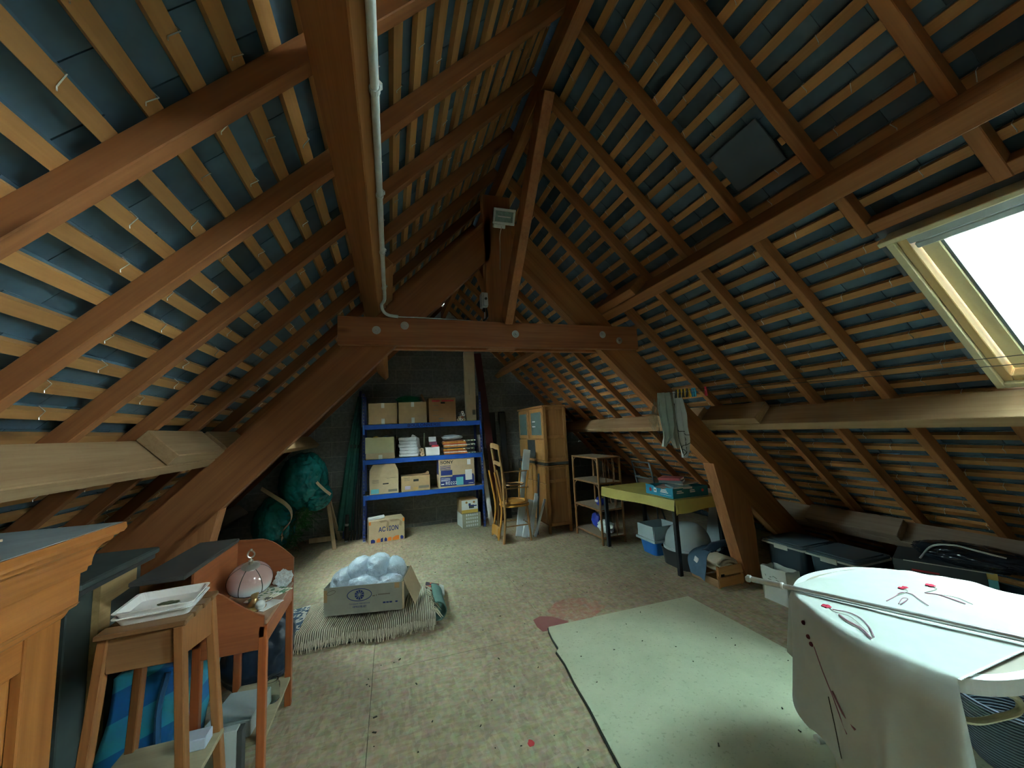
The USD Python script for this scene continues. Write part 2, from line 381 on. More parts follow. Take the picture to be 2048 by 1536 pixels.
# ridge braces run from the foot of the king post up to the ridge
for a, b in (((0.893, 2.80, 2.40), (0.893, 1.86, 3.44)), ((0.893, 3.03, 2.40), (0.893, 3.97, 3.44))):
    a, b = np.array(a), np.array(b); d = unit(b - a)
    obj("ridge_brace", MB().beam(a - d * 0.06, b + d * 0.02, 0.066, 0.13, (1, 0, 0) if False else (0, -d[2] * np.sign(d[1]), abs(d[1])), 0.004), M["pine_z"], tr)
M["brass"] = plain("old_brass", (0.55, 0.42, 0.20), rough=0.3, metal=0.95, var=0.15)
for x, z in ((0.03-0.12, 2.245), (0.085+0.02, 2.285), (0.955, 2.245), (1.745, 2.262), (1.905, 2.213)):
    bm = MB().cyl((x, 2.826, z), (x, 2.814, z), 0.021, n=6); bm.cyl((x, 2.827, z), (x, 2.823, z), 0.030, n=16); bm.cyl((x, 2.814, z), (x, 2.800, z), 0.009, n=8)
    obj("bolt", bm, M["steel"], tr, label="zinc bolt head through the collar")

# ---------------------------------------------------------------- gable wall of concrete blocks
wb = thing("wall_back", "grey concrete block gable wall at the far end of the attic", "wall", kind="structure")
gable = Polygon([(-2.90, -0.02), (4.69, -0.02), (0.895, APEX[2] + 0.16)])
obj("mortar_bed", MB().prism(gable, YB + 0.006, YB + 0.2, "y"), M["mortar"], wb)
BH, BL = 0.2285, 0.608
for k in range(-1, 16):
    z0 = 0.053 + k * BH + 0.005; z1 = z0 + BH - 0.010
    x = 0.334 - 6 * BL + (0.0 if k % 2 == 1 else BL / 2 + 0.06)
    while x < 5.0:
        q = sbox(x + 0.005, max(z0, 0.0), x + BL - 0.005, z1).intersection(gable); x += BL
        if q.is_empty or q.area < 0.004 or q.geom_type != "Polygon": continue
        d = rng.uniform(-0.002, 0.003)
        obj("block", MB().prism(q.simplify(0.001), YB - 0.004 - d, YB + 0.02, "y"), M["block"], wb)
# near gable, behind the viewpoint
wf = thing("wall_front", "plain block gable wall behind the viewpoint", "wall", kind="structure")
obj("masonry", MB().prism(gable, Y0 - 0.2, Y0 - 0.001, "y"), M["block"], wf)

# ---------------------------------------------------------------- floor of chipboard panels
def osb(name, tones, scale=1.0):
    nodes = {"tc": ("texture_coordinate", {}), "oi": ("object_info", {}),
             "m1": ("mapping", {"mapping_type": "point", "scale": (34*scale, 10*scale, 10), "rotation": (0, 0, 0.45)}), "m2": ("mapping", {"mapping_type": "point", "scale": (12*scale, 40*scale, 10), "rotation": (0, 0, -0.3)}),
             "v1": ("voronoi_texture", {"scale": 1.0, "randomness": 1.0}), "v2": ("voronoi_texture", {"scale": 1.0, "randomness": 1.0}),
             "b1": ("rgb_to_bw", {}), "b2": ("rgb_to_bw", {}), "mx": ("mix_float", {"fac": 0.45}),
             "n": ("noise_texture", {"scale": 1.1, "detail": 5, "roughness": 0.62}), "n2": ("noise_texture", {"scale": 26.0, "detail": 4}),
             "r": ("rgb_ramp", {"ramp": [(0.15, tones[0]), (0.45, tones[1]), (0.8, tones[2])]}),
             "st": ("rgb_ramp", {"ramp": [(0.30, (0.72, 0.72, 0.74)), (0.6, (1.0, 1.0, 1.0)), (0.75, (1.06, 1.04, 1.0))]}),
             "mm": ("mix", {"mix_type": "multiply", "fac": 1.0}), "m3": ("mix", {"mix_type": "overlay", "fac": 0.35}),
             "bp": ("bump", {"strength": 0.35, "distance": 0.0015}), "p": ("principled_bsdf", {"roughness": 0.62, "specular_ior_level": 0.3})}
    links = [("tc.object", "m1.vector"), ("tc.object", "m2.vector"), ("m1.vector", "v1.vector"), ("m2.vector", "v2.vector"), ("v1.color", "b1.color"), ("v2.color", "b2.color"), ("b1.val", "mx.a"), ("b2.val", "mx.b"),
             ("mx.result", "r.fac"), ("tc.object", "n.vector"), ("tc.object", "n2.vector"), ("n.fac", "st.fac"), ("r.color", "mm.color1"), ("st.color", "mm.color2"), ("mm.color", "m3.color1"), ("n2.color", "m3.color2"),
             ("mx.result", "bp.height"), ("bp.normal", "p.normal"), ("m3.color", "p.base_color")]
    return mat(name, nodes, links)
M["osb"] = osb("chipboard", [(0.33, 0.27, 0.18), (0.42, 0.35, 0.235), (0.50, 0.43, 0.295)], 1.7)
fl = thing("floor", "attic floor of wood strand panels", "floor", kind="structure")
obj("subfloor", b2((-3.2, Y0, -0.06), (5.0, YB, -0.021)), M["mortar"], fl)
xs = [-3.2, -2.63, -1.38, -0.13, 1.116, 2.366, 3.616, 5.0]
for i in range(len(xs) - 1):
    ys = [Y0] + [y + (1.25 if i % 2 else 0) for y in (-0.95, 1.55, 4.05)] + [YB]
    for j in range(len(ys) - 1):
        if ys[j+1] - ys[j] < 0.02: continue
        obj("floor_panel", b2((xs[i] + 0.001, ys[j] + 0.001, -0.02), (xs[i+1] - 0.001, ys[j+1] - 0.001, rng.uniform(-0.0006, 0.0)), 0.001), M["osb"], fl)

# ---------------------------------------------------------------- roof windows
M["cream"] = plain("cream_lacquer", (0.72, 0.66, 0.42), rough=0.35, var=0.04)
M["alu"] = plain("grey_aluminium", (0.42, 0.46, 0.48), rough=0.4, metal=0.4, var=0.05)
M["win_pine"] = wood("window_pine", (0.72, 0.52, 0.26), (0.58, 0.39, 0.17), "x", tilt=-T45, rough=0.4, knots=False)
M["flash"] = plain("dark_flashing", (0.13, 0.16, 0.20), rough=0.5, var=0.1)
M["pane"] = mat("window_pane", {"f": ("fresnel", {"IOR": 1.35}), "t": ("transparent_bsdf", {"color": (0.93, 0.985, 0.97)}), "g": ("glossy_bsdf", {"roughness": 0.02, "color": (0.9,0.9,0.9)}), "m": ("mix_closure", {})},
                 [("f.fac", "m.fac"), ("t.BSDF", "m.closure1"), ("g.BSDF", "m.closure2")], surface="m.closure")
def roof_window(name, side, lab, k=0):
    s0, s1, y0, y1 = HOLES[side][k]
    w = thing(name, lab, "skylight", kind="structure")
    B = lambda a, b, c, d, e, f, ch=0.003: rbox(MB(), side, a, b, c, d, e, f, ch)
    o0, o1 = 0.012, 0.15
    # outer frame: four boards with a stepped inner edge
    far = 0.055
    obj("frame_board", B(s0, s1, y1 - 0.030, y1, o0, o1), M["cream"], w); obj("frame_board", B(s0, s1, y0, y0 + 0.030, o0, o1), M["cream"], w)
    obj("frame_board", B(s0, s0 + 0.03, y0 + 0.03, y1 - 0.03, o0, o1), M["cream"], w); obj("frame_board", B(s1 - 0.03, s1, y0 + 0.03, y1 - 0.03, o0, o1), M["cream"], w)
    for a, b in ((y1 - 0.066, y1 - 0.031), (y0 + 0.031, y0 + 0.066)): obj("frame_lining", B(s0 + 0.031, s1 - 0.031, a, b, o0 + 0.018, o1), M["win_pine"], w)
    obj("frame_lining", B(s1 - 0.066, s1 - 0.031, y0 + 0.067, y1 - 0.067, o0 + 0.018, o1), M["win_pine"], w)
    obj("frame_lining", B(s0 + 0.031, s0 + 0.07, y0 + 0.067, y1 - 0.067, o0 + 0.018, o1), M["alu"], w)
    # sash
    a0, a1, c0, c1 = s0 + 0.075, s1 - 0.072, y0 + 0.072, y1 - 0.072
    sash = obj("sash", (B(a0, a1, c0, c0 + 0.06, 0.075, 0.13).mesh(B(a0, a1, c1 - 0.06, c1, 0.075, 0.13).get()).mesh(B(a0, a0 + 0.055, c0 + 0.06, c1 - 0.06, 0.075, 0.13).get()).mesh(B(a1 - 0.075, a1, c0 + 0.06, c1 - 0.06, 0.075, 0.13).get())), M["cream"], w)
    obj("glazing_bead", (B(a0 + 0.055, a1 - 0.075, c1 - 0.072, c1 - 0.06, 0.085, 0.125, 0.001).mesh(B(a0 + 0.055, a1 - 0.075, c0 + 0.06, c0 + 0.072, 0.085, 0.125, 0.001).get())), M["flash"], sash)
    obj("pane", B(a0 + 0.05, a1 - 0.07, c0 + 0.055, c1 - 0.055, 0.105, 0.111, 0), M["pane"], w)
    # ventilation bar and blind rail along the head
    obj("head_rail", B(s0 - 0.012, s0 + 0.012, y0 - 0.0, y1 + 0.008, -0.02, o0 - 0.001), M["cream"], w)
    obj("vent_bar", B(s0 + 0.075, s0 + 0.105, y0 + 0.08, y1 - 0.08, 0.03, 0.072, 0.004), M["alu"], w)
    obj("flashing", B(s0 - 0.05, s0 + 0.0, y0 - 0.03, y1 + 0.03, 0.075, 0.16, 0).mesh(B(s1, s1 + 0.05, y0 - 0.03, y1 + 0.03, 0.075, 0.16, 0).get()).mesh(B(s0, s1, y0 - 0.05, y0, 0.075, 0.16, 0).get()).mesh(B(s0, s1, y1, y1 + 0.05, 0.075, 0.16, 0).get()), M["flash"], w)
    return w
roof_window("window_1", "R", "bright skylight with cream wooden frame in the right slope")
roof_window("window_2", "L", "skylight in the left slope behind the truss rafter")
roof_window("window_3", "R", "skylight high in the right slope overhead", 1)

# ---------------------------------------------------------------- things: an Xform at the base, parts given in world coordinates
class T:
    def __init__(s, name, label, cat, loc=(0,0,0), group=None, kind=None):
        s.loc = np.asarray(loc, float); s.prim = thing(name, label, cat, loc, 0, group, kind)
    def p(s, name, mesh, m, parent=None, smooth=False, label=None, kind=None):
        me = mesh.get() if isinstance(mesh, MB) else mesh.copy()
        me.vertices = me.vertices - s.loc
        return obj(name, me, m, parent if parent is not None else s.prim, smooth, label, kind=kind)
def one(name, mesh, m, label, cat, smooth=False, group=None, kind=None):
    """a thing that is a single mesh, with its origin at the middle of its base"""
    me = mesh.get() if isinstance(mesh, MB) else mesh.copy()
    lo, hi = me.bounds; base = np.array([(lo[0]+hi[0])/2, (lo[1]+hi[1])/2, lo[2]])
    me.vertices = me.vertices - base
    pr = obj(name, me, m, None, smooth, label, cat, group, kind)
    UsdGeom.Xformable(pr).AddTranslateOp().Set(Gf.Vec3d(*map(float, base)))
    return pr
def Rz(a): return np.array([[math.cos(a), -math.sin(a), 0], [math.sin(a), math.cos(a), 0], [0, 0, 1.0]])
def Rx(a): return np.array([[1, 0, 0], [0, math.cos(a), -math.sin(a)], [0, math.sin(a), math.cos(a)]])
def Ry(a): return np.array([[math.cos(a), 0, math.sin(a)], [0, 1, 0], [-math.sin(a), 0, math.cos(a)]])
def lettering(text, h, origin, right, up, depth=0.0012, bold=True, width=None):
    """letters standing on a face: origin is the lower left corner, right and up span the face; they stand proud by depth"""
    t = meshkit.text_mesh(text, h, depth, bold); r, u = unit(right), unit(up); n = np.cross(r, u)
    k = 1.0 if width is None else width / t.bounds[1][0]
    v = t.vertices; W = np.asarray(origin, float) + v[:, :1] * k * r + v[:, 1:2] * u + v[:, 2:3] * n
    return trimesh.Trimesh(W, t.faces, process=False)
def bez(P, n=24):
    """smooth curve through points (Catmull-Rom)"""
    P = np.asarray(P, float); Q = np.vstack([2*P[0]-P[1], P, 2*P[-1]-P[-2]]); out = []
    for i in range(1, len(Q) - 2):
        for t in np.linspace(0, 1, n, endpoint=False):
            a, b, c, d = Q[i-1], Q[i], Q[i+1], Q[i+2]
            out.append(0.5 * ((2*b) + (c-a)*t + (2*a-5*b+4*c-d)*t*t + (3*b-a-3*c+d)*t**3))
    out.append(P[-1]); return np.array(out)
def bez_closed(P, n=12):
    P = np.asarray(P, float); m = len(P); out = []
    for i in range(m):
        a, b, c, d = P[(i-1) % m], P[i], P[(i+1) % m], P[(i+2) % m]
        for t in np.linspace(0, 1, n, endpoint=False): out.append(0.5 * ((2*b) + (c-a)*t + (2*a-5*b+4*c-d)*t*t + (3*b-a-3*c+d)*t**3))
    return np.array(out)
def blob(c, r, seed, rough=0.25, fr=2.5, sub=3, flat=None):
    """a lumpy closed body"""
    m = trimesh.creation.icosphere(subdivisions=sub); v = m.vertices
    d = 1 + rough * (meshkit.fbm(v * fr + seed * 7.7, 4, seed) - 0.5) * 2
    v = v * d[:, None] * np.asarray(r, float) + np.asarray(c, float)
    if flat is not None: v[:, 2] = np.maximum(v[:, 2], flat)
    return trimesh.Trimesh(v, m.faces, process=False)

M["card"] = plain("cardboard", (0.46, 0.315, 0.165), 0.85, 0.10, 12)
M["card_light"] = plain("cardboard_light", (0.55, 0.43, 0.27), 0.85, 0.08, 12)
M["card_red"] = plain("cardboard_red_brown", (0.36, 0.19, 0.085), 0.85, 0.10, 12)
M["card_grey"] = plain("cardboard_grey", (0.36, 0.37, 0.31), 0.85, 0.08, 14)
M["card_in"] = plain("cardboard_inside", (0.40, 0.30, 0.18), 0.9, 0.10, 12)
M["white"] = plain("white_plastic", (0.78, 0.80, 0.80), 0.35, 0.03)
M["paper"] = plain("white_paper", (0.80, 0.82, 0.84), 0.7, 0.03)
M["black"] = plain("black_plastic", (0.018, 0.02, 0.022), 0.45, 0.2)
M["dark"] = plain("dark_board", (0.045, 0.05, 0.05), 0.6, 0.25, 7)
M["navy_print"] = plain("navy_print", (0.015, 0.035, 0.20), 0.6, 0.05)
M["grey_print"] = plain("grey_print", (0.20, 0.18, 0.14), 0.8, 0.05)
M["orange_print"] = plain("orange_print", (0.85, 0.25, 0.03), 0.6, 0.05)
M["cyan_print"] = plain("cyan_print", (0.15, 0.55, 0.62), 0.6, 0.05)
M["red_print"] = plain("red_print", (0.55, 0.05, 0.06), 0.6, 0.05)
M["tape"] = plain("pale_tape", (0.70, 0.72, 0.66), 0.35, 0.05)
M["clear"] = mat("clear_film", {"t": ("transparent_bsdf", {"color": (0.95, 0.97, 0.98)}), "g": ("principled_bsdf", {"base_color": (0.75, 0.86, 0.92), "roughness": 0.12}), "lw": ("layer_weight", {"blend": 0.35}), "mr": ("map_range", {"from_min": 0, "from_max": 1, "to_min": 0.22, "to_max": 0.9, "clamp": True}), "m": ("mix_closure", {})},
                 [("lw.facing", "mr.value"), ("mr.result", "m.fac"), ("t.BSDF", "m.closure1"), ("g.BSDF", "m.closure2")], surface="m.closure")
M["glass"] = mat("thick_glass", {"p": ("principled_bsdf", {"base_color": (0.86, 0.95, 0.93), "roughness": 0.04, "transmission_weight": 1.0, "ior": 1.45})}, [])

# ================================================================ left foreground
M["ward_y"] = wood("wardrobe_pine_y", (0.50, 0.20, 0.055), (0.30, 0.095, 0.022), "y", rough=0.42)
M["ward_z"] = wood("wardrobe_pine_z", (0.52, 0.215, 0.06), (0.32, 0.105, 0.025), "z", rough=0.42)
M["dust_blue"] = plain("dusty_painted_top", (0.25, 0.31, 0.34), 0.8, 0.2, 6)
w = T("wardrobe", "orange pine wardrobe with stepped cornice and dusty blue-grey top", "wardrobe", (-1.27, 0.95, 0))
xb, yb, x0, y0w = -1.09, 1.81, -1.47, 0.10
def ring(prof, mb):
    V = []
    for d, z in prof: V += [[x0, y0w - d, z], [xb + d, y0w - d, z], [xb + d, yb + d, z], [x0, yb + d, z]]
    F = [[i*4+k, i*4+(k+1) % 4, i*4+4+(k+1) % 4, i*4+4+k] for i in range(len(prof)-1) for k in range(4)]
    n = len(prof) - 1
    return mb.add(V, F + [[3, 2, 1, 0], [n*4, n*4+1, n*4+2, n*4+3]])
body = MB(); body.box(((x0 + xb - 0.03) / 2, (y0w + yb) / 2, 0.50), (xb - 0.03 - x0, yb - y0w, 0.86)); w.p("body", body, M["ward_z"])
w.p("plinth", b2((x0, y0w - 0.01, 0), (xb + 0.012, yb + 0.012, 0.09), 0.005), M["ward_y"])
for a, b in ((yb - 0.135, yb), (y0w, y0w + 0.13)): w.p("stile", b2((xb - 0.03, a, 0.09), (xb + 0.002, b, 0.93), 0.004), M["ward_z"])
w.p("top_rail", b2((xb - 0.03, y0w + 0.13, 0.83), (xb - 0.004, yb - 0.135, 0.93), 0.003), M["ward_y"])
for a, b in ((0.96, yb - 0.165), (y0w + 0.16, 0.955)):
    d = w.p("door", b2((xb - 0.029, a, 0.10), (xb - 0.012, b, 0.828), 0.002), M["ward_z"])
    w.p("panel", b2((xb - 0.013, a + 0.10, 0.20), (xb - 0.006, b - 0.10, 0.74), 0.006), M["ward_z"], d)
w.p("frieze_moulding", ring([(0.0, 0.925), (0.006, 0.932), (0.012, 0.948), (0.024, 0.956), (0.030, 0.966)], MB()), M["ward_y"])
w.p("frieze", ring([(0.027, 0.966), (0.027, 1.068)], MB()), M["ward_y"])
prof = [(0.027, 1.066), (0.038, 1.068), (0.040, 1.082), (0.046, 1.084)] + [(0.046 + 0.032 * (1 - math.cos(t)), 1.084 + 0.075 * math.sin(t)) for t in np.linspace(0.1, PI/2, 7)] + [(0.082, 1.163), (0.086, 1.178)]
w.p("cornice", ring(prof, MB()), M["ward_y"])
w.p("top_board", ring([(0.088, 1.180), (0.104, 1.183), (0.110, 1.195), (0.108, 1.216)], MB()), M["ward_y"])
w.p("dust_sheet", b2((x0 + 0.004, y0w - 0.09, 1.2165), (xb + 0.100, yb + 0.10, 1.2185)), M["dust_blue"], label="dusty blue-grey paint on top")
# things lying on it
cl = []
for i in range(9):
    u = i / 8; cl.append([[-1.44 + 0.15 * v + 0.02 * math.sin(6*u+3*v), 1.02 + 0.50 * u, 1.222 + 0.014 * meshkit.noise(np.array([u*4, v*3, 1.0])) ] for v in np.linspace(0, 1, 6)])
one("dark_cloth", MB().grid(np.array(cl), 0.004), plain("dark_blue_cloth", (0.012, 0.015, 0.035), 0.9, 0.3), "dark folded cloth lying on the wardrobe top", "cloth", smooth=True)
one("wooden_lath", MB().beam((-1.31, 1.53, 1.224), (-1.20, 1.72, 1.224), 0.012, 0.008), wood("lath_wood", (0.62, 0.50, 0.33), (0.45, 0.33, 0.2), "y", knots=False), "thin pale lath on the wardrobe's blue-grey top", "lath")

# dark chest with a pale wooden end
M["chest_top"] = plain("chest_dark_paint", (0.045, 0.065, 0.062), 0.55, 0.3, 5)
M["rough_pale"] = wood("pale_rough_wood", (0.52, 0.38, 0.18), (0.30, 0.20, 0.09), "y", knots=False, rough=0.9)
ch = T("chest", "dark painted chest with a pale wooden end board beside the wardrobe", "chest", (-1.38, 2.22, 0))
ch.p("lid", b2((-1.60, 1.97, 0.962), (-1.135, 2.50, 0.990), 0.006), M["chest_top"])
ch.p("lid_trim", b2((-1.595, 1.98, 0.938), (-1.148, 2.49, 0.960), 0.003), M["black"])
ch.p("body", b2((-1.58, 2.0, 0.0), (-1.19, 2.46, 0.937), 0.004), M["chest_top"])
ch.p("end_board", MB().prism([(2.13, 0.0), (2.20, 0.0), (2.20, 0.846), (2.37, 0.858), (2.37, 0.935), (2.13, 0.935)], -1.187, -1.162, "x"), M["rough_pale"])

# small stand with splayed legs
M["stand_dark"] = wood("stand_oak", (0.24, 0.135, 0.06), (0.13, 0.065, 0.028), "x", rough=0.5)
M["stand_z"] = wood("stand_oak_z", (0.33, 0.15, 0.055), (0.19, 0.075, 0.026), "z", rough=0.5)
M["shelf_wood"] = wood("shelf_dusty", (0.40, 0.36, 0.24), (0.30, 0.26, 0.17), "x", rough=0.8, knots=False)
st = T("plant_stand", "narrow oak stand with splayed legs holding the white trays", "stand", (-0.86, 1.94, 0))
for k in range(4):
    a = 1.785 + 0.0745 * k; e = 0.0
    st.p("top_plank", MB().box((-0.8575, a + 0.036, 0.851), (0.262, 0.0725, 0.018), Rz(0.06), 0.004), M["stand_dark"])
cx, cy = -0.8575, 1.935
for sx in (-1, 1):
    for sy in (-1, 1):
        st.p("leg", MB().beam((cx + sx * 0.165, cy + sy * 0.155, 0.0), (cx + sx * 0.108, cy + sy * 0.122, 0.842), 0.030, 0.040, (0, 1, 0), 0.003), M["stand_z"])
for sx in (-1, 1): st.p("apron", MB().prism([(cy - 0.118, 0.84), (cy + 0.118, 0.84), (cy + 0.118, 0.70), (cy - 0.118, 0.735)], cx + sx * 0.113 - 0.009, cx + sx * 0.113 + 0.009, "x"), M["stand_z"])
for sy in (-1, 1): st.p("apron", b2((cx - 0.10, cy + sy * 0.123 - 0.009, 0.72), (cx + 0.10, cy + sy * 0.123 + 0.009, 0.84), 0.003), M["stand_dark"])
st.p("shelf", b2((cx - 0.17, cy - 0.145, 0.287), (cx + 0.17, cy + 0.145, 0.303), 0.003), M["shelf_wood"])
def tray(z, lab, flare=0.0):
    c0 = np.array([-0.855, 1.935])
    def rr(w_, d_, zz, n=5, r=0.018):
        pts = []
        for sx, sy, a0 in ((1,1,0), (-1,1,PI/2), (-1,-1,PI), (1,-1,1.5*PI)):
            for t in np.linspace(0, PI/2, n): pts.append([sx * (w_ - r) + r * math.cos(a0 + t), sy * (d_ - r) + r * math.sin(a0 + t), zz])
        return np.array(pts) @ Rz(0.10).T + [c0[0], c0[1], 0]
    L = [rr(0.100, 0.088, z), rr(0.112, 0.100, z + 0.026), rr(0.120, 0.108, z + 0.027), rr(0.120, 0.108, z + 0.030), rr(0.110, 0.098, z + 0.030), rr(0.097, 0.085, z + 0.004)]
    n = len(L[0]); V = np.vstack(L + [[[c0[0], c0[1], z]], [[c0[0], c0[1], z + 0.004]]]); F = []
    for i in range(len(L) - 1):
        for k in range(n): F.append([i*n+k, i*n+(k+1) % n, (i+1)*n+(k+1) % n, (i+1)*n+k])
    for k in range(n): F += [[len(L)*n, (k+1) % n, k, k], [len(L)*n + 1, 5*n + k, 5*n + (k+1) % n, 5*n + (k+1) % n]]
    F = np.array(F); tri = np.vstack([F[:, [0,1,2]], F[:, [0,2,3]]]); tri = tri[(tri[:,0] != tri[:,1]) & (tri[:,1] != tri[:,2]) & (tri[:,0] != tri[:,2])]
    return trimesh.Trimesh(V, tri, process=False)
one("serving_tray", tray(0.861, ""), plain("grey_plastic", (0.62, 0.66, 0.68), 0.4, 0.03), "lower of the two pale stacked trays on the oak stand", "tray")
one("serving_tray", tray(0.880, ""), M["white"], "upper white tray with a dark scrap in it on the oak stand", "tray")
one("twig_scrap", MB().mesh(blob((-0.84, 1.93, 0.888), (0.035, 0.012, 0.005), 3, 0.5, 3)), plain("dry_leaf", (0.10, 0.12, 0.07), 0.9, 0.3), "dark dry scrap lying in the white tray", "scrap")

# washstand with splash boards
M["mahog_x"] = wood("washstand_wood_x", (0.34, 0.115, 0.045), (0.20, 0.06, 0.025), "x", rough=0.4, knots=False)
M["mahog_z"] = wood("washstand_wood_z", (0.40, 0.12, 0.038), (0.24, 0.062, 0.02), "z", rough=0.35, knots=False)
M["mahog_y"] = wood("washstand_wood_y", (0.36, 0.12, 0.045), (0.21, 0.065, 0.025), "y", rough=0.4, knots=False)
ws = T("washstand", "reddish wooden washstand with curved side boards and a low shelf", "table", (-0.70, 2.43, 0))
xf, xk, ya, yb2, zt = -0.562, -0.850, 2.165, 2.690, 0.665
ws.p("top", b2((xk, ya + 0.012, zt - 0.018), (xf, yb2 - 0.012, zt), 0.004), wood("washstand_top", (0.37, 0.25, 0.17), (0.25, 0.15, 0.10), "y", rough=0.35, knots=False))
ws.p("side_board", MB().prism([(xf, 0.60), (xf, 0.80)] + [(xf - 0.19 * t, 0.80 + 0.13 * math.sin(t * PI / 2)) for t in np.linspace(0.1, 1, 8)] + [(xk, 0.935), (xk, 0.60)], yb2 - 0.012, yb2, "y"), M["mahog_x"])
ws.p("side_board", MB().prism([(xf - 0.012, 0.60), (xf - 0.012, 0.690)] + [(xf - 0.012 - 0.17 * t, 0.690 + 0.12 * t ** 1.25) for t in np.linspace(0.1, 1, 8)] + [(xk, 0.86), (xk, 0.60)], ya, ya + 0.012, "y"), M["mahog_x"])
ws.p("back_board", b2((xk - 0.016, ya, 0.60), (xk, yb2, 0.925), 0.003), M["mahog_y"])
ws.p("back_ledge", b2((xk - 0.19, ya - 0.10, 0.926), (xk + 0.004, yb2, 0.946), 0.004), M["dark"], label="dark grey ledge board along the back")
for y in (ya, yb2 - 0.014): ws.p("apron", b2((xk + 0.03, y + 0.002, 0.545), (xf - 0.03, y + 0.014, 0.646), 0.002), M["mahog_x"])
for x in (xk + 0.002, xf - 0.016): ws.p("apron", b2((x, ya + 0.03, 0.565), (x + 0.014, yb2 - 0.03, 0.646), 0.002), M["mahog_y"])
for x in (xf - 0.034, xk):
    for y in (ya, yb2 - 0.034): ws.p("leg", b2((x, y, 0), (x + 0.034, y + 0.034, 0.648), 0.003), M["mahog_z"])
ws.p("lower_shelf", b2((xk + 0.036, ya + 0.02, 0.140), (xf - 0.004, yb2 - 0.02, 0.155), 0.002), M["shelf_wood"])

# lamp on the washstand
lp = T("table_lamp", "brass table lamp with a painted pink glass shade tipped over on the washstand", "lamp", (-0.665, 2.345, zt))
base = np.array([-0.665, 2.345, zt + 0.001])
lp.p("base", MB().lathe([(0, 0), (0.050, 0), (0.052, 0.006), (0.046, 0.014), (0.030, 0.020), (0.024, 0.032), (0.016, 0.040), (0.012, 0.050), (0, 0.050)], base, 28), M["brass"], smooth=40)
ax = unit((-0.07, 0.05, 0.55)); R_ = frame_from(ax); R_ = np.stack([R_[:, 1], R_[:, 2], R_[:, 0]], 1)
lp.p("stem", MB().lathe([(0, 0.0), (0.012, 0.0), (0.017, 0.012), (0.024, 0.026), (0.017, 0.040), (0.009, 0.050), (0.014, 0.058), (0.009, 0.066), (0.0, 0.066)], base + [0, 0, 0.048], 24, R_), M["brass"], smooth=40)
sc = np.array([-0.705, 2.405, zt + 0.125]); sx_ = unit((0.10, -0.30, 0.90)); Rs = frame_from(sx_); Rs = np.stack([Rs[:, 1], Rs[:, 2], Rs[:, 0]], 1)
M["shade"] = mat("painted_shade", {"tc": ("texture_coordinate", {}), "n": ("noise_texture", {"scale": 18.0, "detail": 3}), "v": ("voronoi_texture", {"scale": 30.0, "feature": "distance_to_edge"}), "sx": ("separate_xyz", {}),
    "mz": ("map_range", {"from_min": 0.04, "from_max": 0.145, "to_min": 0.0, "to_max": 1.0, "clamp": True}),
    "r": ("rgb_ramp", {"ramp": [(0.0, (0.60, 0.70, 0.72)), (0.45, (0.62, 0.70, 0.72)), (0.75, (0.62, 0.44, 0.42)), (1.0, (0.52, 0.34, 0.32))]}),
    "g": ("map_range", {"from_min": 0.60, "from_max": 0.66, "to_min": 0.0, "to_max": 0.8, "clamp": True}), "lo": ("map_range", {"from_min": 0.045, "from_max": 0.10, "to_min": 1.0, "to_max": 0.0, "clamp": True}), "mu": ("math", {"math_type": "multiply"}),
    "mx": ("mix", {"color2": (0.10, 0.26, 0.12)}), "p": ("principled_bsdf", {"roughness": 0.12, "transmission_weight": 0.15})},
    [("tc.object", "n.vector"), ("tc.object", "sx.vector"), ("sx.z", "mz.value"), ("mz.result", "r.fac"), ("n.fac", "g.value"), ("sx.z", "lo.value"), ("g.result", "mu.value1"), ("lo.result", "mu.value2"), ("mu.value", "mx.fac"), ("r.color", "mx.color1"), ("mx.color", "p.base_color")])
RS = 0.098
pts = [(RS * math.cos(t), RS * 0.86 * math.sin(t)) for t in np.linspace(-0.35, 1.35, 16)]
for k in range(6):
    a0, a1 = k * PI / 3, (k + 1) * PI / 3; P = np.array([[np.array([r * math.cos(a), r * math.sin(a), z]) @ Rs.T + sc for a in np.linspace(a0 + 0.015, a1 - 0.015, 9)] for r, z in pts])
    lp.p("shade_panel", MB().grid(P, 0.002), M["shade"], smooth=60)
    lp.p("rib", MB().tube([np.array([r * 1.012 * math.cos(a0), r * 1.012 * math.sin(a0), z]) @ Rs.T + sc for r, z in pts], 0.0026, 6), plain("dark_lead", (0.035, 0.035, 0.032), 0.4, 0.1, metal=0.6) if k == 0 else "/World/Looks/dark_lead")
rim = [np.array([pts[0][0] * 1.01 * math.cos(a), pts[0][0] * 1.01 * math.sin(a), pts[0][1]]) @ Rs.T + sc for a in np.linspace(0, 2*PI, 40, endpoint=False)]
lp.p("shade_rim", MB().tube(rim, 0.0028, 6, closed=True), "/World/Looks/dark_lead")
M["silver"] = plain("tarnished_silver", (0.50, 0.50, 0.46), 0.3, 0.15, metal=0.9)
lp.p("shade_cap", MB().lathe([(0.046, 0.070), (0.042, 0.079), (0.026, 0.087), (0.010, 0.092), (0.008, 0.106), (0.012, 0.110), (0.005, 0.116), (0, 0.116)], sc, 20, Rs), M["silver"], smooth=40)
top = np.array([0, 0, 0.128]) @ Rs.T + sc
lp.p("finial", MB().tube([top + np.array([0.017 * math.sin(t) * 0.9, 0.004 * math.sin(2*t), 0.016 - 0.017 * math.cos(t)]) for t in np.linspace(0, 2*PI, 20, endpoint=False)], 0.0042, 6, closed=True).cyl(top - [0, 0, 0.014], top + [0, 0, 0.002], 0.004, n=8).mesh(blob(top + [0, 0, 0.036], (0.007, 0.007, 0.008), 1, 0.1, 2, 1)), M["silver"], smooth=50)
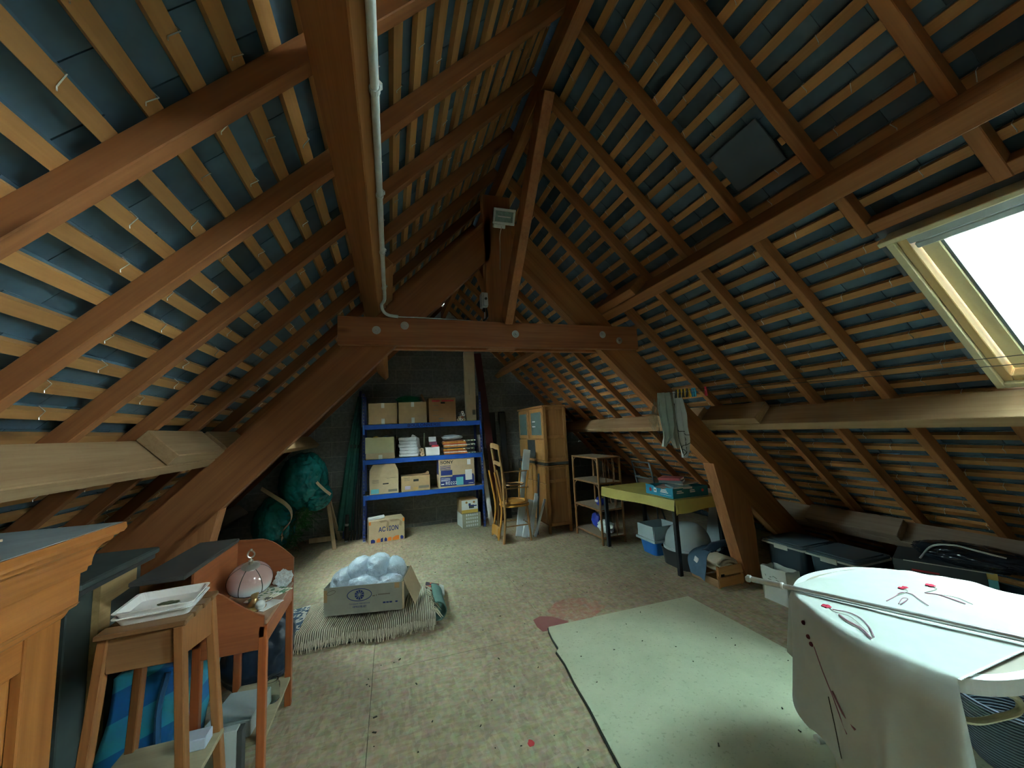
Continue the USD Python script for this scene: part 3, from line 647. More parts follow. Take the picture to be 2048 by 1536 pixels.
# clutter on the washstand
one("glass_bulb", trimesh.Trimesh(*(lambda m: (m.vertices * 0.023 + [-0.632, 2.318, zt + 0.0242], m.faces))(trimesh.creation.icosphere(3)), process=False), plain("opal_glass", (0.66, 0.72, 0.70), 0.15, 0.02), "round opal glass bulb beside the brass lamp base", "bulb", smooth=True)
one("envelope", MB().box((-0.610, 2.36, zt + 0.002), (0.075, 0.125, 0.003), Rz(-0.55)), M["paper"], "white envelope lying at the front of the washstand", "envelope")
one("card", MB().box((-0.745, 2.26, zt + 0.030), (0.085, 0.10, 0.002), Ry(0.25) @ Rx(-0.32)), plain("lilac_paper", (0.58, 0.60, 0.85), 0.6, 0.05), "lilac sheet of paper tilted under the lamp shade", "paper")
M["mag_print"] = mat("magazine_print", {"tc": ("texture_coordinate", {}), "v": ("voronoi_texture", {"scale": 55.0}), "r": ("rgb_ramp", {"ramp": [(0, (0.08, 0.22, 0.12)), (0.35, (0.75, 0.76, 0.62)), (0.6, (0.80, 0.82, 0.80)), (0.8, (0.10, 0.10, 0.10)), (1.0, (0.8, 0.8, 0.7))], "interpolate": False}), "b": ("rgb_to_bw", {}), "p": ("principled_bsdf", {"roughness": 0.35})}, [("tc.object", "v.vector"), ("v.color", "b.color"), ("b.val", "r.fac"), ("r.color", "p.base_color")])
for i, (z, a, lab) in enumerate(((0.003, -0.62, "lowest of the three leaflets fanned behind the lamp base"), (0.009, -0.45, "middle of the three leaflets fanned behind the lamp base"), (0.015, -0.30, "topmost of the three leaflets fanned behind the lamp base"))):
    one("leaflet", MB().box((-0.635 - 0.012 * i, 2.505 - 0.01 * i, zt + z), (0.10, 0.19, 0.004), Rz(a)), M["mag_print"], lab, "leaflet")
one("plastic_bag", blob((-0.600, 2.610, zt + 0.046), (0.042, 0.055, 0.044), 5, 0.55, 2.6, 4, zt + 0.001), M["clear"], "crumpled clear plastic bag at the far corner of the washstand", "bag", smooth=True)

# below the washstand and the stand
one("ring_binder", MB().box((-0.715, 2.345, 0.1945), (0.19, 0.24, 0.075), Rz(-0.1), 0.004), plain("grey_binder", (0.33, 0.40, 0.40), 0.6, 0.05), "grey lever-arch binder lying on the washstand's low shelf", "binder")
one("glass_jar", MB().lathe([(0, 0), (0.036, 0), (0.038, 0.004), (0.038, 0.075), (0.030, 0.086), (0.030, 0.098), (0.026, 0.098), (0.026, 0.088), (0.034, 0.074), (0.034, 0.006), (0, 0.006)], (-0.612, 2.47, 0.1555), 24), M["glass"], "empty glass jar on the washstand's low shelf", "jar", smooth=40)
dbx = T("document_box", "pale grey document box with a dark spine standing under the washstand", "box", (-0.70, 2.06, 0))
dbx.p("case", b2((-0.795, 2.112, 0.0), (-0.652, 2.155, 0.262), 0.003), plain("pale_grey_card", (0.42, 0.50, 0.50), 0.7, 0.06)); dbx.p("spine", b2((-0.652, 2.110, 0.002), (-0.632, 2.157, 0.258), 0.002), M["dark"])
one("paper_stack", b2((-0.80, 1.97, 0.304), (-0.715, 2.04, 0.345), 0.003), plain("blue_grey_card", (0.40, 0.48, 0.60), 0.7, 0.05), "blue-grey folder lying on the oak stand's shelf", "folder")
M["tarp"] = mat("striped_tarp", {"tc": ("texture_coordinate", {}), "w": ("wave_texture", {"wave_type": "bands", "bands_direction": "z", "scale": 1.45, "distortion": 0.4, "profile": "sine"}), "n": ("noise_texture", {"scale": 9.0, "detail": 4}), "mp": ("mapping", {"mapping_type": "point", "rotation": (0.0, 0.35, 0.0)}),
    "r": ("rgb_ramp", {"ramp": [(0.46, (0.02, 0.19, 0.48)), (0.50, (0.05, 0.42, 0.60))]}), "m": ("mix", {"mix_type": "overlay", "fac": 0.4}), "p": ("principled_bsdf", {"roughness": 0.32})},
    [("tc.object", "mp.vector"), ("mp.vector", "w.vector"), ("tc.object", "n.vector"), ("w.fac", "r.fac"), ("r.color", "m.color1"), ("n.color", "m.color2"), ("m.color", "p.base_color")])
bag = T("storage_bag", "bright blue striped tarpaulin bag on the floor behind the oak stand", "bag", (-1.03, 2.33, 0))
g = trimesh.creation.box((0.235, 0.40, 0.54)).subdivide().subdivide().subdivide().subdivide(); v = g.vertices
v *= (1 + 0.10 * (meshkit.fbm(v * 5 + 3, 4, 2) - 0.5))[:, None]; v[:, 0] += 0.03 * np.sin(v[:, 2] * 8); v[:, :2] *= (0.93 + 0.14 * np.cos(v[:, 2:3] * 4.5)); v += [-1.025, 2.36, 0.272]; v[:, 2] = np.maximum(v[:, 2], 0.001)
bag.p("body", trimesh.Trimesh(v, g.faces, process=False), M["tarp"], smooth=True)
bag.p("handle", MB().tube(bez([(-0.93, 2.16, 0.53), (-0.945, 2.135, 0.40), (-0.94, 2.13, 0.2), (-0.95, 2.14, 0.03)], 8), 0.012, 6), plain("navy_strap", (0.02, 0.10, 0.22), 0.6, 0.1))
one("navy_bag", blob((-0.80, 2.90, 0.24), (0.20, 0.15, 0.25), 9, 0.3, 1.6, 4, 0.001), plain("navy_plastic", (0.012, 0.025, 0.045), 0.4, 0.2), "dark navy plastic sack on the floor behind the washstand", "sack", smooth=True)

# ================================================================ against the gable wall
M["rack_blue"] = plain("rack_blue_enamel", (0.015, 0.10, 0.46), 0.35, 0.06)
M["rack_post"] = plain("rack_post_enamel", (0.03, 0.055, 0.22), 0.4, 0.15)
M["chip"] = plain("shelf_chipboard", (0.46, 0.38, 0.27), 0.8, 0.1, 40)
rk = T("storage_rack", "blue steel shelving rack full of boxes against the block wall", "shelf", (0.49, 6.26, 0))
RX0, RX1, RY0, RY1 = -0.400, 1.390, 6.03, 6.50
for px, sgn in ((RX0, 1), (RX1, -1)):
    for py, sy in ((RY0, 1), (RY1, -1)):
        plate = sbox(0, 0, 0.036, 2.115)
        if py == RY0:
            for z in np.arange(0.04, 2.10, 0.0508): plate = plate.difference(sbox(0.011, z, 0.026, z + 0.018))
        pl = affinity.translate(affinity.scale(plate, sgn, 1, origin=(0, 0)), px, 0)
        mb = MB().prism(pl, py - 0.001 if sy > 0 else py, (py + 0.001) if sy > 0 else py + 0.002, "y"); mb.box((px + sgn * 0.001, py + sy * 0.019, 1.0575), (0.002, 0.036, 2.115))
        rk.p("post", mb, M["rack_post"])
        rk.p("foot", b2((min(px, px + sgn * 0.036) - 0.003, py - 0.004 if sy > 0 else py - 0.036, 0), (max(px, px + sgn * 0.036) + 0.003, py + 0.036 if sy > 0 else py + 0.004, 0.012), 0.002), M["steel"])
LEV = [(0.575, 0.645), (1.078, 1.148), (1.586, 1.655)]
for a, b in LEV:
    rk.p("shelf_board", b2((RX0 + 0.006, RY0 + 0.014, b - 0.019), (RX1 - 0.006, RY1 - 0.014, b - 0.003), 0.001), M["chip"])
    for y in (RY0 - 0.012, RY1 - 0.003): bm = rk.p("shelf_beam", b2((RX0 + 0.03, y, a), (RX1 - 0.03, y + 0.015, b - 0.0005), 0.003), M["rack_blue"])
    for y in (RY0 - 0.014,):
        for x in (RX0 + 0.008, RX1 - 0.034): rk.p("beam_bracket", b2((x, y, a - 0.07), (x + 0.026, y + 0.010, b), 0.002), M["rack_blue"])
    for x in (RX0 + 0.004, RX1 - 0.016): rk.p("side_beam", b2((x, RY0 + 0.04, a + 0.02), (x + 0.012, RY1 - 0.04, b - 0.02), 0.002), M["rack_blue"])
rk.p("lettering", lettering("BOULONNERIE", 0.044, (0.235, RY0 - 0.0125, 1.601), (1, 0, 0), (0, 0, 1), 0.001, True, 0.50), plain("dark_blue_letters", (0.006, 0.015, 0.10), 0.5, 0.02), label="dark painted word on the top beam")

def carton(name, lab, x0, x1, y0, y1, z0, z1, m, flaps=True, rot=0.0, cat="box"):
    t = T(name, lab, cat, ((x0+x1)/2, (y0+y1)/2, z0)); t.rot = Rz(rot); t.c = np.array([(x0+x1)/2, (y0+y1)/2, 0])
    t.x = (x0, x1, y0, y1, z0, z1)
    def turn(mb):
        me = mb.get() if isinstance(mb, MB) else mb
        me.vertices = (me.vertices - t.c) @ t.rot.T + t.c; return me
    t.turn = turn
    t.q = lambda n_, mb, mm, **k: t.p(n_, turn(mb), mm, **k)
    t.q("carton", b2((x0, y0, z0), (x1, y1, z1 - 0.003), 0.003), m)
    if flaps:
        c = (x0 + x1) / 2; c2 = (y0 + y1) / 2
        t.q("flap", b2((x0, y0 + 0.001, z1 - 0.003), (x1, c2 - 0.002, z1)), m); t.q("flap", b2((x0, c2 + 0.002, z1 - 0.003), (x1, y1 - 0.001, z1)), m)
    t.patch = lambda n_, a, b, c_, d, mm, off=0.0006, **k: t.q(n_, b2((x0 + a, y0 - off, z0 + c_), (x0 + b, y0 - off + 0.0005, z0 + d)), mm, **k)
    return t
Z1 = 1.6555
for x0, x1, h, lab in ((-0.319, 0.094, 0.318, "plain brown carton with two tape strips at the left end of the rack's top shelf"), (0.112, 0.530, 0.322, "plain brown carton with two tape strips in the middle of the rack's top shelf")):
    b = carton("cardboard_box", lab, x0, x1, 6.035, 6.42, Z1, Z1 + h, M["card"])
    m_ = (x1 - x0) / 2
    b.patch("tape", m_ - 0.025, m_ + 0.022, h - 0.075, h - 0.001, M["tape"]); b.patch("tape", m_ - 0.022, m_ + 0.026, 0.002, 0.085, M["tape"])
b = carton("cardboard_box", "reddish brown printed carton with a hand hole on the rack's top shelf", 0.562, 0.980, 6.035, 6.40, Z1, 2.030, M["card_red"])
b.patch("hand_hole", 0.185, 0.250, 0.285, 0.312, M["black"]); b.patch("printed_band", 0.05, 0.17, 0.315, 0.345, M["red_print"]); b.patch("printed_band", 0.20, 0.39, 0.318, 0.34, M["red_print"])
for z in (0.255, 0.18, 0.10): b.patch("printed_line", 0.06, 0.15, z, z + 0.007, M["grey_print"])
b.patch("printed_line", 0.15, 0.22, 0.045, 0.062, M["grey_print"])
one("loose_flap", MB().box((0.505, 6.30, 2.035), (0.012, 0.22, 0.17), Ry(-0.42)), M["card_red"], "brown card strip standing between two cartons on the top shelf", "card")
one("green_sack", blob((0.27, 6.24, 1.9785 + 0.055), (0.19, 0.12, 0.06), 4, 0.3, 2.2, 3, 1.979), plain("green_plastic", (0.01, 0.16, 0.07), 0.25, 0.3), "shiny green plastic bag on top of the middle carton", "bag", smooth=True)
def roll(x, z, lab, y0=6.045, L=0.40, r=0.0215, m=None):
    t = T("paper_roll", lab, "roll", (x, y0 + L / 2, z - r), group="rolls on the top shelf")
    a = np.linspace(0, 2*PI, 18, endpoint=False); prof = [(r, 0), (r, L), (r * 0.45, L), (r * 0.45, 0), (r, 0)]
    t.p("paper", MB().lathe(prof, (x, y0, z), 18, Rx(-PI/2)), m or M["paper"], smooth=50)
    t.p("core", MB().lathe([(r*0.44, 0.004), (r*0.44, L - 0.004), (r*0.34, L - 0.004), (r*0.34, 0.004), (r*0.44, 0.004)], (x, y0, z), 14, Rx(-PI/2)), M["card_in"], smooth=50)
M["beige_paper"] = plain("beige_paper", (0.62, 0.52, 0.36), 0.7, 0.06)
for x, z, lab, m in ((1.020, Z1+0.0215, "yellowish paper roll, lower left of the pile on the top shelf", M["beige_paper"]), (1.064, Z1+0.0215, "white paper roll, lower middle of the pile on the top shelf", M["paper"]), (1.108, Z1+0.0215, "beige paper roll, lower right of the pile on the top shelf", M["beige_paper"]),
        (1.042, Z1+0.060, "beige paper roll, left of the pile's second layer", M["beige_paper"]), (1.087, Z1+0.060, "reddish paper roll, right of the pile's second layer", plain("red_paper", (0.40, 0.14, 0.08), 0.7, 0.1)), (1.062, Z1+0.0985, "grey paper roll, third layer of the pile", plain("grey_paper", (0.36, 0.37, 0.36), 0.7, 0.1)), (1.108, Z1+0.0985, "white paper roll at the right of the pile's third layer", M["paper"]), (1.088, Z1+0.138, "white paper roll on the very top of the pile", M["paper"])):
    roll(x, z, lab, m=m)
tb = T("tall_carton", "tall narrow pale carton standing upright on the rack's top shelf", "box", (1.245, 6.13, Z1))
Rt = Ry(0.012) @ Rx(-0.06)
tb.p("carton", MB().box((1.243, 6.165, Z1 + 0.575), (0.165, 0.10, 1.15), Rt, 0.003), M["card_light"]); tb.p("printed_label", MB().box((1.282, 6.0795, Z1 + 0.135), (0.05, 0.0015, 0.08), Rt), M["grey_print"])
tb.p("torn_strip", MB().box((1.222, 6.110, Z1 + 0.55), (0.012, 0.0015, 0.26), Rt), M["card_in"])

# second shelf
Z2 = 1.1485
ob = T("open_box", "open carton with a pale raised front flap at the left of the second shelf", "box", (-0.155, 6.2, Z2))
for lo, hi in (((-0.355, 6.04, Z2), (0.050, 6.044, Z2+0.088)), ((-0.355, 6.396, Z2), (0.050, 6.40, Z2+0.10)), ((-0.355, 6.044, Z2), (-0.351, 6.396, Z2+0.10)), ((0.046, 6.044, Z2), (0.050, 6.396, Z2+0.10)), ((-0.351, 6.044, Z2), (0.046, 6.396, Z2+0.004))): ob.p("wall", b2(lo, hi), M["card_light"])
ob.p("front_flap", MB().box((-0.158, 6.034, Z2 + 0.203), (0.405, 0.004, 0.232), Rx(0.05) @ Ry(0.01)), plain("flap_pale_green", (0.50, 0.50, 0.31), 0.85, 0.06)); ob.p("side_flap", MB().box((0.066, 6.21, Z2 + 0.20), (0.004, 0.34, 0.24), Ry(0.14)), M["card_in"])
ob.p("tape", b2((-0.18, 6.0393, Z2), (-0.125, 6.0398, Z2 + 0.062)), M["tape"])
one("yellow_ball", MB().mesh(blob((-0.225, 6.20, Z2 + 0.267), (0.072, 0.072, 0.07), 2, 0.06, 2, 3)), plain("yellow_plastic", (0.75, 0.50, 0.06), 0.4, 0.1), "yellow rounded top showing above the open carton", "ball", smooth=True)
one("blue_ball", MB().mesh(blob((-0.07, 6.24, Z2 + 0.262), (0.082, 0.08, 0.075), 3, 0.06, 2, 3)), plain("slate_blue_plastic", (0.06, 0.12, 0.17), 0.5, 0.1), "slate blue rounded top showing above the open carton", "ball", smooth=True)
M["white_cloth"] = plain("white_folded_cloth", (0.66, 0.73, 0.76), 0.8, 0.10, 20)
for i in range(6):
    h = 0.046; z = Z2 + 0.002 + i * (h + 0.002); dx = rng.uniform(-0.012, 0.012)
    g = trimesh.creation.box((0.27 + rng.uniform(-0.02, 0.02), 0.25, h)).subdivide().subdivide().subdivide(); v = g.vertices
    v[:, 2] += 0.004 * np.sin(v[:, 0] * 40 + i) * np.sin(v[:, 1] * 30); v *= 1 - 0.10 * (np.abs(v[:, 2:3]) / h) * np.array([[1, 1, 0]]); v += [0.245 + dx, 6.19, z + h / 2 + 0.004]
    one("folded_linen", trimesh.Trimesh(v, g.faces, process=False), M["white_cloth"], ["lowest", "second lowest", "third from the bottom", "third from the top", "second from the top", "topmost"][i] + " white folded linen in the film-wrapped pile on the second shelf", "linen", smooth=True, group="folded linen pile")
one("film_wrap", blob((0.335, 6.10, Z2 + 0.155), (0.085, 0.05, 0.148), 8, 0.5, 2.4, 4, Z2 + 0.001), M["clear"], "crinkled clear film bunched at the right of the white linen pile", "film", smooth=True)
for x, z, lab in ((0.452, Z2+0.033, "short brown paper roll lying on the second shelf"), (0.440, Z2+0.094, "short brown paper roll stacked on the other roll on the second shelf")):
    t = T("brown_roll", lab, "roll", (x, 6.1, z - 0.033)); t.p("paper", MB().lathe([(0.032, 0), (0.032, 0.12), (0.012, 0.12), (0.012, 0), (0.032, 0)], (x, 6.04, z), 20, Rx(-PI/2)), M["card_light"], smooth=50); t.p("core", MB().lathe([(0.0115, 0.003), (0.0115, 0.11), (0.006, 0.11), (0.006, 0.003), (0.0115, 0.003)], (x, 6.04, z), 12, Rx(-PI/2)), M["card_in"], smooth=50)
one("white_box", b2((0.505, 6.04, Z2), (0.712, 6.20, Z2 + 0.128), 0.003), M["white"], "plain white box in the middle of the second shelf", "box")
one("green_lath", MB().box((0.494, 6.22, Z2 + 0.175), (0.020, 0.012, 0.35), Ry(0.03)), plain("pale_green_paint", (0.45, 0.55, 0.40), 0.6, 0.05), "pale green lath standing behind the white box", "lath")
one("small_box", b2((0.60, 6.05, Z2 + 0.1285), (0.70, 6.14, Z2 + 0.157), 0.002), M["red_print"], "small red box lying on the white box", "box")
one("small_box", b2((0.565, 6.05, Z2 + 0.1575), (0.675, 6.13, Z2 + 0.210), 0.002), plain("purple_card", (0.22, 0.08, 0.16), 0.6, 0.1), "small purple box on top of the red one", "box")
one("small_box", MB().box((0.61, 6.09, Z2 + 0.2475), (0.105, 0.06, 0.074), None, 0.002), plain("grey_blue_card", (0.55, 0.62, 0.66), 0.6, 0.15), "small pale box on top of the purple one", "box")
one("tray_pack", blob((0.93, 6.16, Z2 + 0.257), (0.17, 0.10, 0.045), 12, 0.25, 2.2, 3, Z2 + 0.2125), plain("silver_film", (0.42, 0.50, 0.55), 0.2, 0.25, metal=0.3), "silvery film-wrapped pack lying on the magazine stack", "pack", smooth=True)
mc = [(0.55, 0.14, 0.03), (0.70, 0.62, 0.55), (0.42, 0.10, 0.03), (0.70, 0.36, 0.05), (0.05, 0.05, 0.06), (0.60, 0.24, 0.05), (0.68, 0.60, 0.52), (0.48, 0.10, 0.04), (0.65, 0.30, 0.06), (0.30, 0.12, 0.06)]
for i, c in enumerate(mc):
    o_ = ["lowest", "second", "third", "fourth", "fifth", "sixth", "seventh", "eighth", "ninth", "topmost"][i]
    t = T("magazine", f"glossy magazine, {o_} from the bottom of the stack on the second shelf", "magazine", (1.01, 6.14, Z2 + 0.021 * i), group="magazine stack on the second shelf")
    R0 = Rz(rng.uniform(-0.08, 0.08)); dx = rng.uniform(-0.02, 0.02)
    t.p("cover", MB().box((0.955 + dx, 6.15, Z2 + 0.011 + 0.021 * i), (0.36, 0.20, 0.019), R0, 0.002), plain(f"cover_{i}", c, 0.3, 0.35, 25)); t.p("back_issue", MB().box((1.175 + dx, 6.15, Z2 + 0.010 + 0.021 * i), (0.19, 0.20, 0.015), R0, 0.002), M["black"] if i % 3 else M["mag_print"])

# third shelf
Z3 = 0.6455
b = carton("flapped_box", "open brown carton with a tall upright flap on the lowest shelf", -0.308, 0.096, 6.035, 6.38, Z3, Z3 + 0.235, M["card_light"], flaps=False)
b.q("upright_flap", MB().prism([(-0.308, 0.876), (0.096, 0.876), (0.094, 0.972), (0.052, 1.070), (-0.256, 1.072), (-0.306, 0.985)], 6.036, 6.040, "y"), M["card_light"])
b.patch("hand_hole", 0.185, 0.265, 0.135, 0.152, M["black"]); b.patch("printed_label", 0.02, 0.13, 0.012, 0.075, M["cyan_print"]); b.patch("printed_label", 0.26, 0.385, 0.025, 0.058, M["grey_print"])
for z in (0.200, 0.180, 0.162): b.patch("printed_line", 0.04, 0.13, z, z + 0.006, M["grey_print"])
b.patch("printed_line", 0.24, 0.39, 0.218, 0.222, M["grey_print"])
b = carton("low_box", "low open brown carton with an oval hand hole on the lowest shelf", 0.137, 0.555, 6.035, 6.36, Z3, Z3 + 0.225, M["card"], flaps=False)
b.patch("hand_hole", 0.175, 0.250, 0.140, 0.172, M["black"]); b.patch("printed_label", 0.25, 0.40, 0.035, 0.072, M["grey_print"]); b.patch("printed_label", 0.05, 0.13, 0.03, 0.08, plain("lilac_print", (0.42, 0.36, 0.52), 0.7, 0.1)); b.patch("printed_label", 0.17, 0.24, 0.02, 0.055, plain("ochre_print", (0.55, 0.33, 0.10), 0.7, 0.1))
for z in (0.195, 0.178, 0.160): b.patch("printed_line", 0.04, 0.12, z, z + 0.006, M["grey_print"])
b.q("torn_flap", MB().prism([(0.40, 0.868), (0.555, 0.868), (0.553, 0.90), (0.53, 0.915), (0.50, 0.88)], 6.20, 6.204, "y"), M["card"])
b = carton("electronics_box", "large brown and blue printed electronics carton at the right of the lowest shelf", 0.690, 1.243, 6.03, 6.36, Z3, Z3 + 0.430, M["card_light"])
b.patch("printed_panel", 0.03, 0.205, 0.190, 0.265, M["navy_print"]); b.patch("printed_panel", 0.02, 0.545, 0.025, 0.165, M["navy_print"], 0.0005); b.patch("printed_panel", 0.205, 0.535, 0.150, 0.185, M["navy_print"])
b.q("brand_lettering", lettering("SONY", 0.043, (0.708, 6.0295, Z3 + 0.365), (1, 0, 0), (0, 0, 1), 0.0008, True, 0.205), M["black"]); b.q("model_lettering", lettering("RG222", 0.042, (0.785, 6.0290, Z3 + 0.048), (1, 0, 0), (0, 0, 1), 0.0008, True, 0.175), M["paper"])
for z in (0.325, 0.305, 0.287, 0.270): b.patch("printed_line", 0.02, 0.18, z, z + 0.009, M["navy_print"])
for z in (0.138, 0.118, 0.102): b.patch("printed_line", 0.03, 0.17, z, z + 0.007, M["paper"], 0.0009)
b.patch("printed_line", 0.03, 0.075, 0.05, 0.066, M["paper"], 0.0009); b.patch("printed_line", 0.45, 0.53, 0.045, 0.052, M["paper"], 0.0009)
b.patch("sticker", 0.262, 0.372, 0.030, 0.150, M["cyan_print"], 0.0012); b.patch("sticker", 0.405, 0.512, 0.095, 0.255, M["paper"], 0.0012); b.patch("sticker", 0.44, 0.495, 0.33, 0.412, M["paper"], 0.0012)
b.q("side_print", b2((0.6893, 6.05, Z3 + 0.20), (0.6898, 6.34, Z3 + 0.42)), M["navy_print"])

# on the floor under the rack
b = carton("carrier_box", "pale brown shopping box with blue lettering and a paper handle under the rack", -0.331, 0.152, 5.905, 6.20, 0, 0.305, M["card_light"], flaps=False, rot=0.13)
b.q("printed_word", lettering("ACTION", 0.062, (-0.205, 5.9045, 0.150), (1, 0, 0), (0.0, 0, 1), 0.0008, True, 0.27), M["navy_print"])
for i, (a, c, mm) in enumerate(((0.025, 0.08, "navy_print"), (0.10, 0.15, "orange_print"), (0.155, 0.185, "navy_print"), (0.205, 0.24, "navy_print"), (0.25, 0.30, "orange_print"), (0.315, 0.405, "orange_print"), (0.425, 0.465, "navy_print"))):
    b.q("printed_icon", MB().prism([(-0.331 + a, 0.012), (-0.331 + c, 0.012), (-0.331 + c, 0.045 + 0.012 * (i % 3)), (-0.331 + (a + c) / 2, 0.062 + 0.006 * (i % 2)), (-0.331 + a, 0.045 + 0.010 * ((i + 1) % 2))], 5.9042, 5.9046, "y"), M[mm])
b.q("corner_print", b2((-0.332, 5.9043, 0.255), (-0.305, 5.9047, 0.300)), M["orange_print"]); b.q("corner_print", b2((0.128, 5.9043, 0.255), (0.153, 5.9047, 0.300)), M["orange_print"])
for lo, hi in ((-0.17, -0.02), (0.05, 0.10)): pass
hd = bez([(-0.20, 5.900, 0.285), (-0.11, 5.893, 0.29), (-0.09, 5.892, 0.26), (-0.105, 5.892, 0.195)], 6); b.q("paper_handle", MB().grid(np.array([hd + [0.0, 0, 0.014], hd + [0.028, 0, -0.010]]).transpose(1, 0, 2), 0.002), M["card_in"])
hd = bez([(-0.06, 5.900, 0.285), (0.03, 5.893, 0.287), (0.085, 5.892, 0.265), (0.075, 5.892, 0.20)], 6); b.q("paper_handle", MB().grid(np.array([hd + [0.0, 0, 0.014], hd + [0.028, 0, -0.010]]).transpose(1, 0, 2), 0.002), M["card_in"])
one("white_packet", MB().box((-0.215, 6.03, 0.322), (0.22, 0.09, 0.032), Rz(0.13) @ Ry(-0.06), 0.003), M["paper"], "white printed packet lying on the shopping box under the rack", "packet")
b = carton("tin_carton", "white and grey carton printed with rows of tins under the rack", 1.020, 1.315, 6.09, 6.42, 0, 0.222, plain("greige_print", (0.44, 0.44, 0.34), 0.6, 0.08), flaps=False, rot=0.10)
for r_ in range(4):
    for c_ in range(6): b.patch("printed_tin", 0.055 + 0.034 * c_, 0.078 + 0.034 * c_, 0.022 + 0.052 * r_, 0.055 + 0.052 * r_, M["white"])
b.q("side_print", b2((1.0193, 6.10, 0.01), (1.0198, 6.40, 0.21)), M["white"])
b = carton("camera_box", "white and yellow carton with a printed camera stacked on the tin carton", 1.015, 1.280, 6.08, 6.38, 0.2225, 0.430, M["card"], flaps=True, rot=0.06)
b.patch("printed_face", 0.004, 0.261, 0.055, 0.200, M["white"]); b.patch("printed_band", 0.004, 0.261, 0.008, 0.055, plain("yellow_print", (0.75, 0.50, 0.10), 0.5, 0.05))
b.patch("printed_camera", 0.12, 0.20, 0.075, 0.125, M["dark"], 0.0011); b.patch("printed_camera", 0.16, 0.245, 0.10, 0.118, M["navy_print"], 0.0013); b.patch("printed_camera", 0.115, 0.15, 0.11, 0.15, M["navy_print"], 0.0013)
for a in (0.065, 0.185): b.q("printed_seal", MB().cyl((1.015 + a + 0.018, 6.0798, 0.2225 + 0.165), (1.015 + a + 0.018, 6.0788, 0.2225 + 0.165), 0.017, n=16), plain("bronze_print", (0.40, 0.22, 0.06), 0.5, 0.1) if a < 0.1 else "/World/Looks/bronze_print")

# left of the rack: closed parasol, bundle of dark tubes, bottle
M["green_canvas"] = plain("green_canvas", (0.014, 0.115, 0.095), 0.7, 0.2)
ps = T("parasol", "closed dark green garden parasol leaning in the corner by the rack", "parasol", (-0.68, 6.34, 0))
A_, B_ = np.array([-0.685, 6.33, 0.02]), np.array([-0.455, 6.50, 2.18]); D_ = unit(B_ - A_); L_ = np.linalg.norm(B_ - A_); Rf = frame_from(D_)
P = []
for u in np.linspace(0.055, 0.97, 26):
    r = 0.088 * (1 - u) ** 0.55 + 0.016; P.append([A_ + D_ * (u * L_) + (Rf[:, 1] * math.cos(t) + Rf[:, 2] * math.sin(t)) * r * (1 + 0.22 * math.cos(8 * t + 2.2 * u)) for t in np.linspace(0, 2*PI, 49)])
ps.p("canopy", MB().grid(np.array(P)), M["green_canvas"], smooth=True); ps.p("pole", MB().cyl(A_, B_ + D_ * 0.03, 0.018, n=14), M["rack_post"])
ps.p("tie_band", MB().cyl(A_ + D_ * L_ * 0.60, A_ + D_ * L_ * 0.625, 0.074, n=20), plain("dark_green_band", (0.008, 0.05, 0.045), 0.6, 0.1))
M["tube_grey"] = plain("dark_grey_tube", (0.05, 0.065, 0.075), 0.4, 0.15, metal=0.5)
labs = ["leftmost dark steel tube leaning beside the rack", "second dark steel tube from the left beside the rack", "third dark steel tube from the left beside the rack", "fourth dark steel tube from the left beside the rack", "fifth dark steel tube from the left beside the rack", "dark steel tube leaning nearest the rack post"]
for i in range(6):
    x = -0.655 + 0.040 * i; one("steel_tube", MB().cyl((x, 6.235 + 0.012 * (i % 2), 0.001), (-0.575 + 0.026 * i, 6.52 - 0.022 * (i % 2), 1.42 + 0.07 * ((i * 7) % 4)), 0.011, n=10), M["tube_grey"], labs[i], "tube", smooth=40, group="bundle of steel tubes")
cr = T("parasol_crank", "black and chrome parasol crank standing among the tubes", "crank", (-0.63, 6.19, 0)); cr.p("handle", MB().lathe([(0, 0), (0.020, 0), (0.022, 0.02), (0.016, 0.05), (0.030, 0.07), (0.034, 0.14), (0.030, 0.20), (0.018, 0.22), (0.022, 0.26), (0.026, 0.33), (0.022, 0.38), (0, 0.38)], (-0.632, 6.185, 0.0), 18, Ry(0.03)), M["black"], smooth=40); cr.p("collar", MB().lathe([(0.0205, 0.222), (0.028, 0.226), (0.028, 0.252), (0.0205, 0.256)], (-0.632, 6.185, 0.0), 18, Ry(0.03)), M["steel"], smooth=40); cr.p("end_cap", MB().lathe([(0, 0.001), (0.023, 0.001), (0.024, 0.018), (0.021, 0.022)], (-0.632, 6.185, 0.0), 18), M["steel"], smooth=40)
gb = T("glass_bottle", "small clear bottle with a black cap in the corner by the parasol", "bottle", (-0.80, 6.42, 0)); gb.p("glass", MB().lathe([(0, 0), (0.036, 0), (0.038, 0.01), (0.038, 0.09), (0.016, 0.125), (0.016, 0.14), (0.013, 0.14), (0.013, 0.124), (0.034, 0.088), (0.034, 0.008), (0, 0.006)], (-0.80, 6.42, 0), 20), M["glass"], smooth=40); gb.p("cap", MB().cyl((-0.80, 6.42, 0.141), (-0.80, 6.42, 0.175), 0.020, n=16), M["black"])

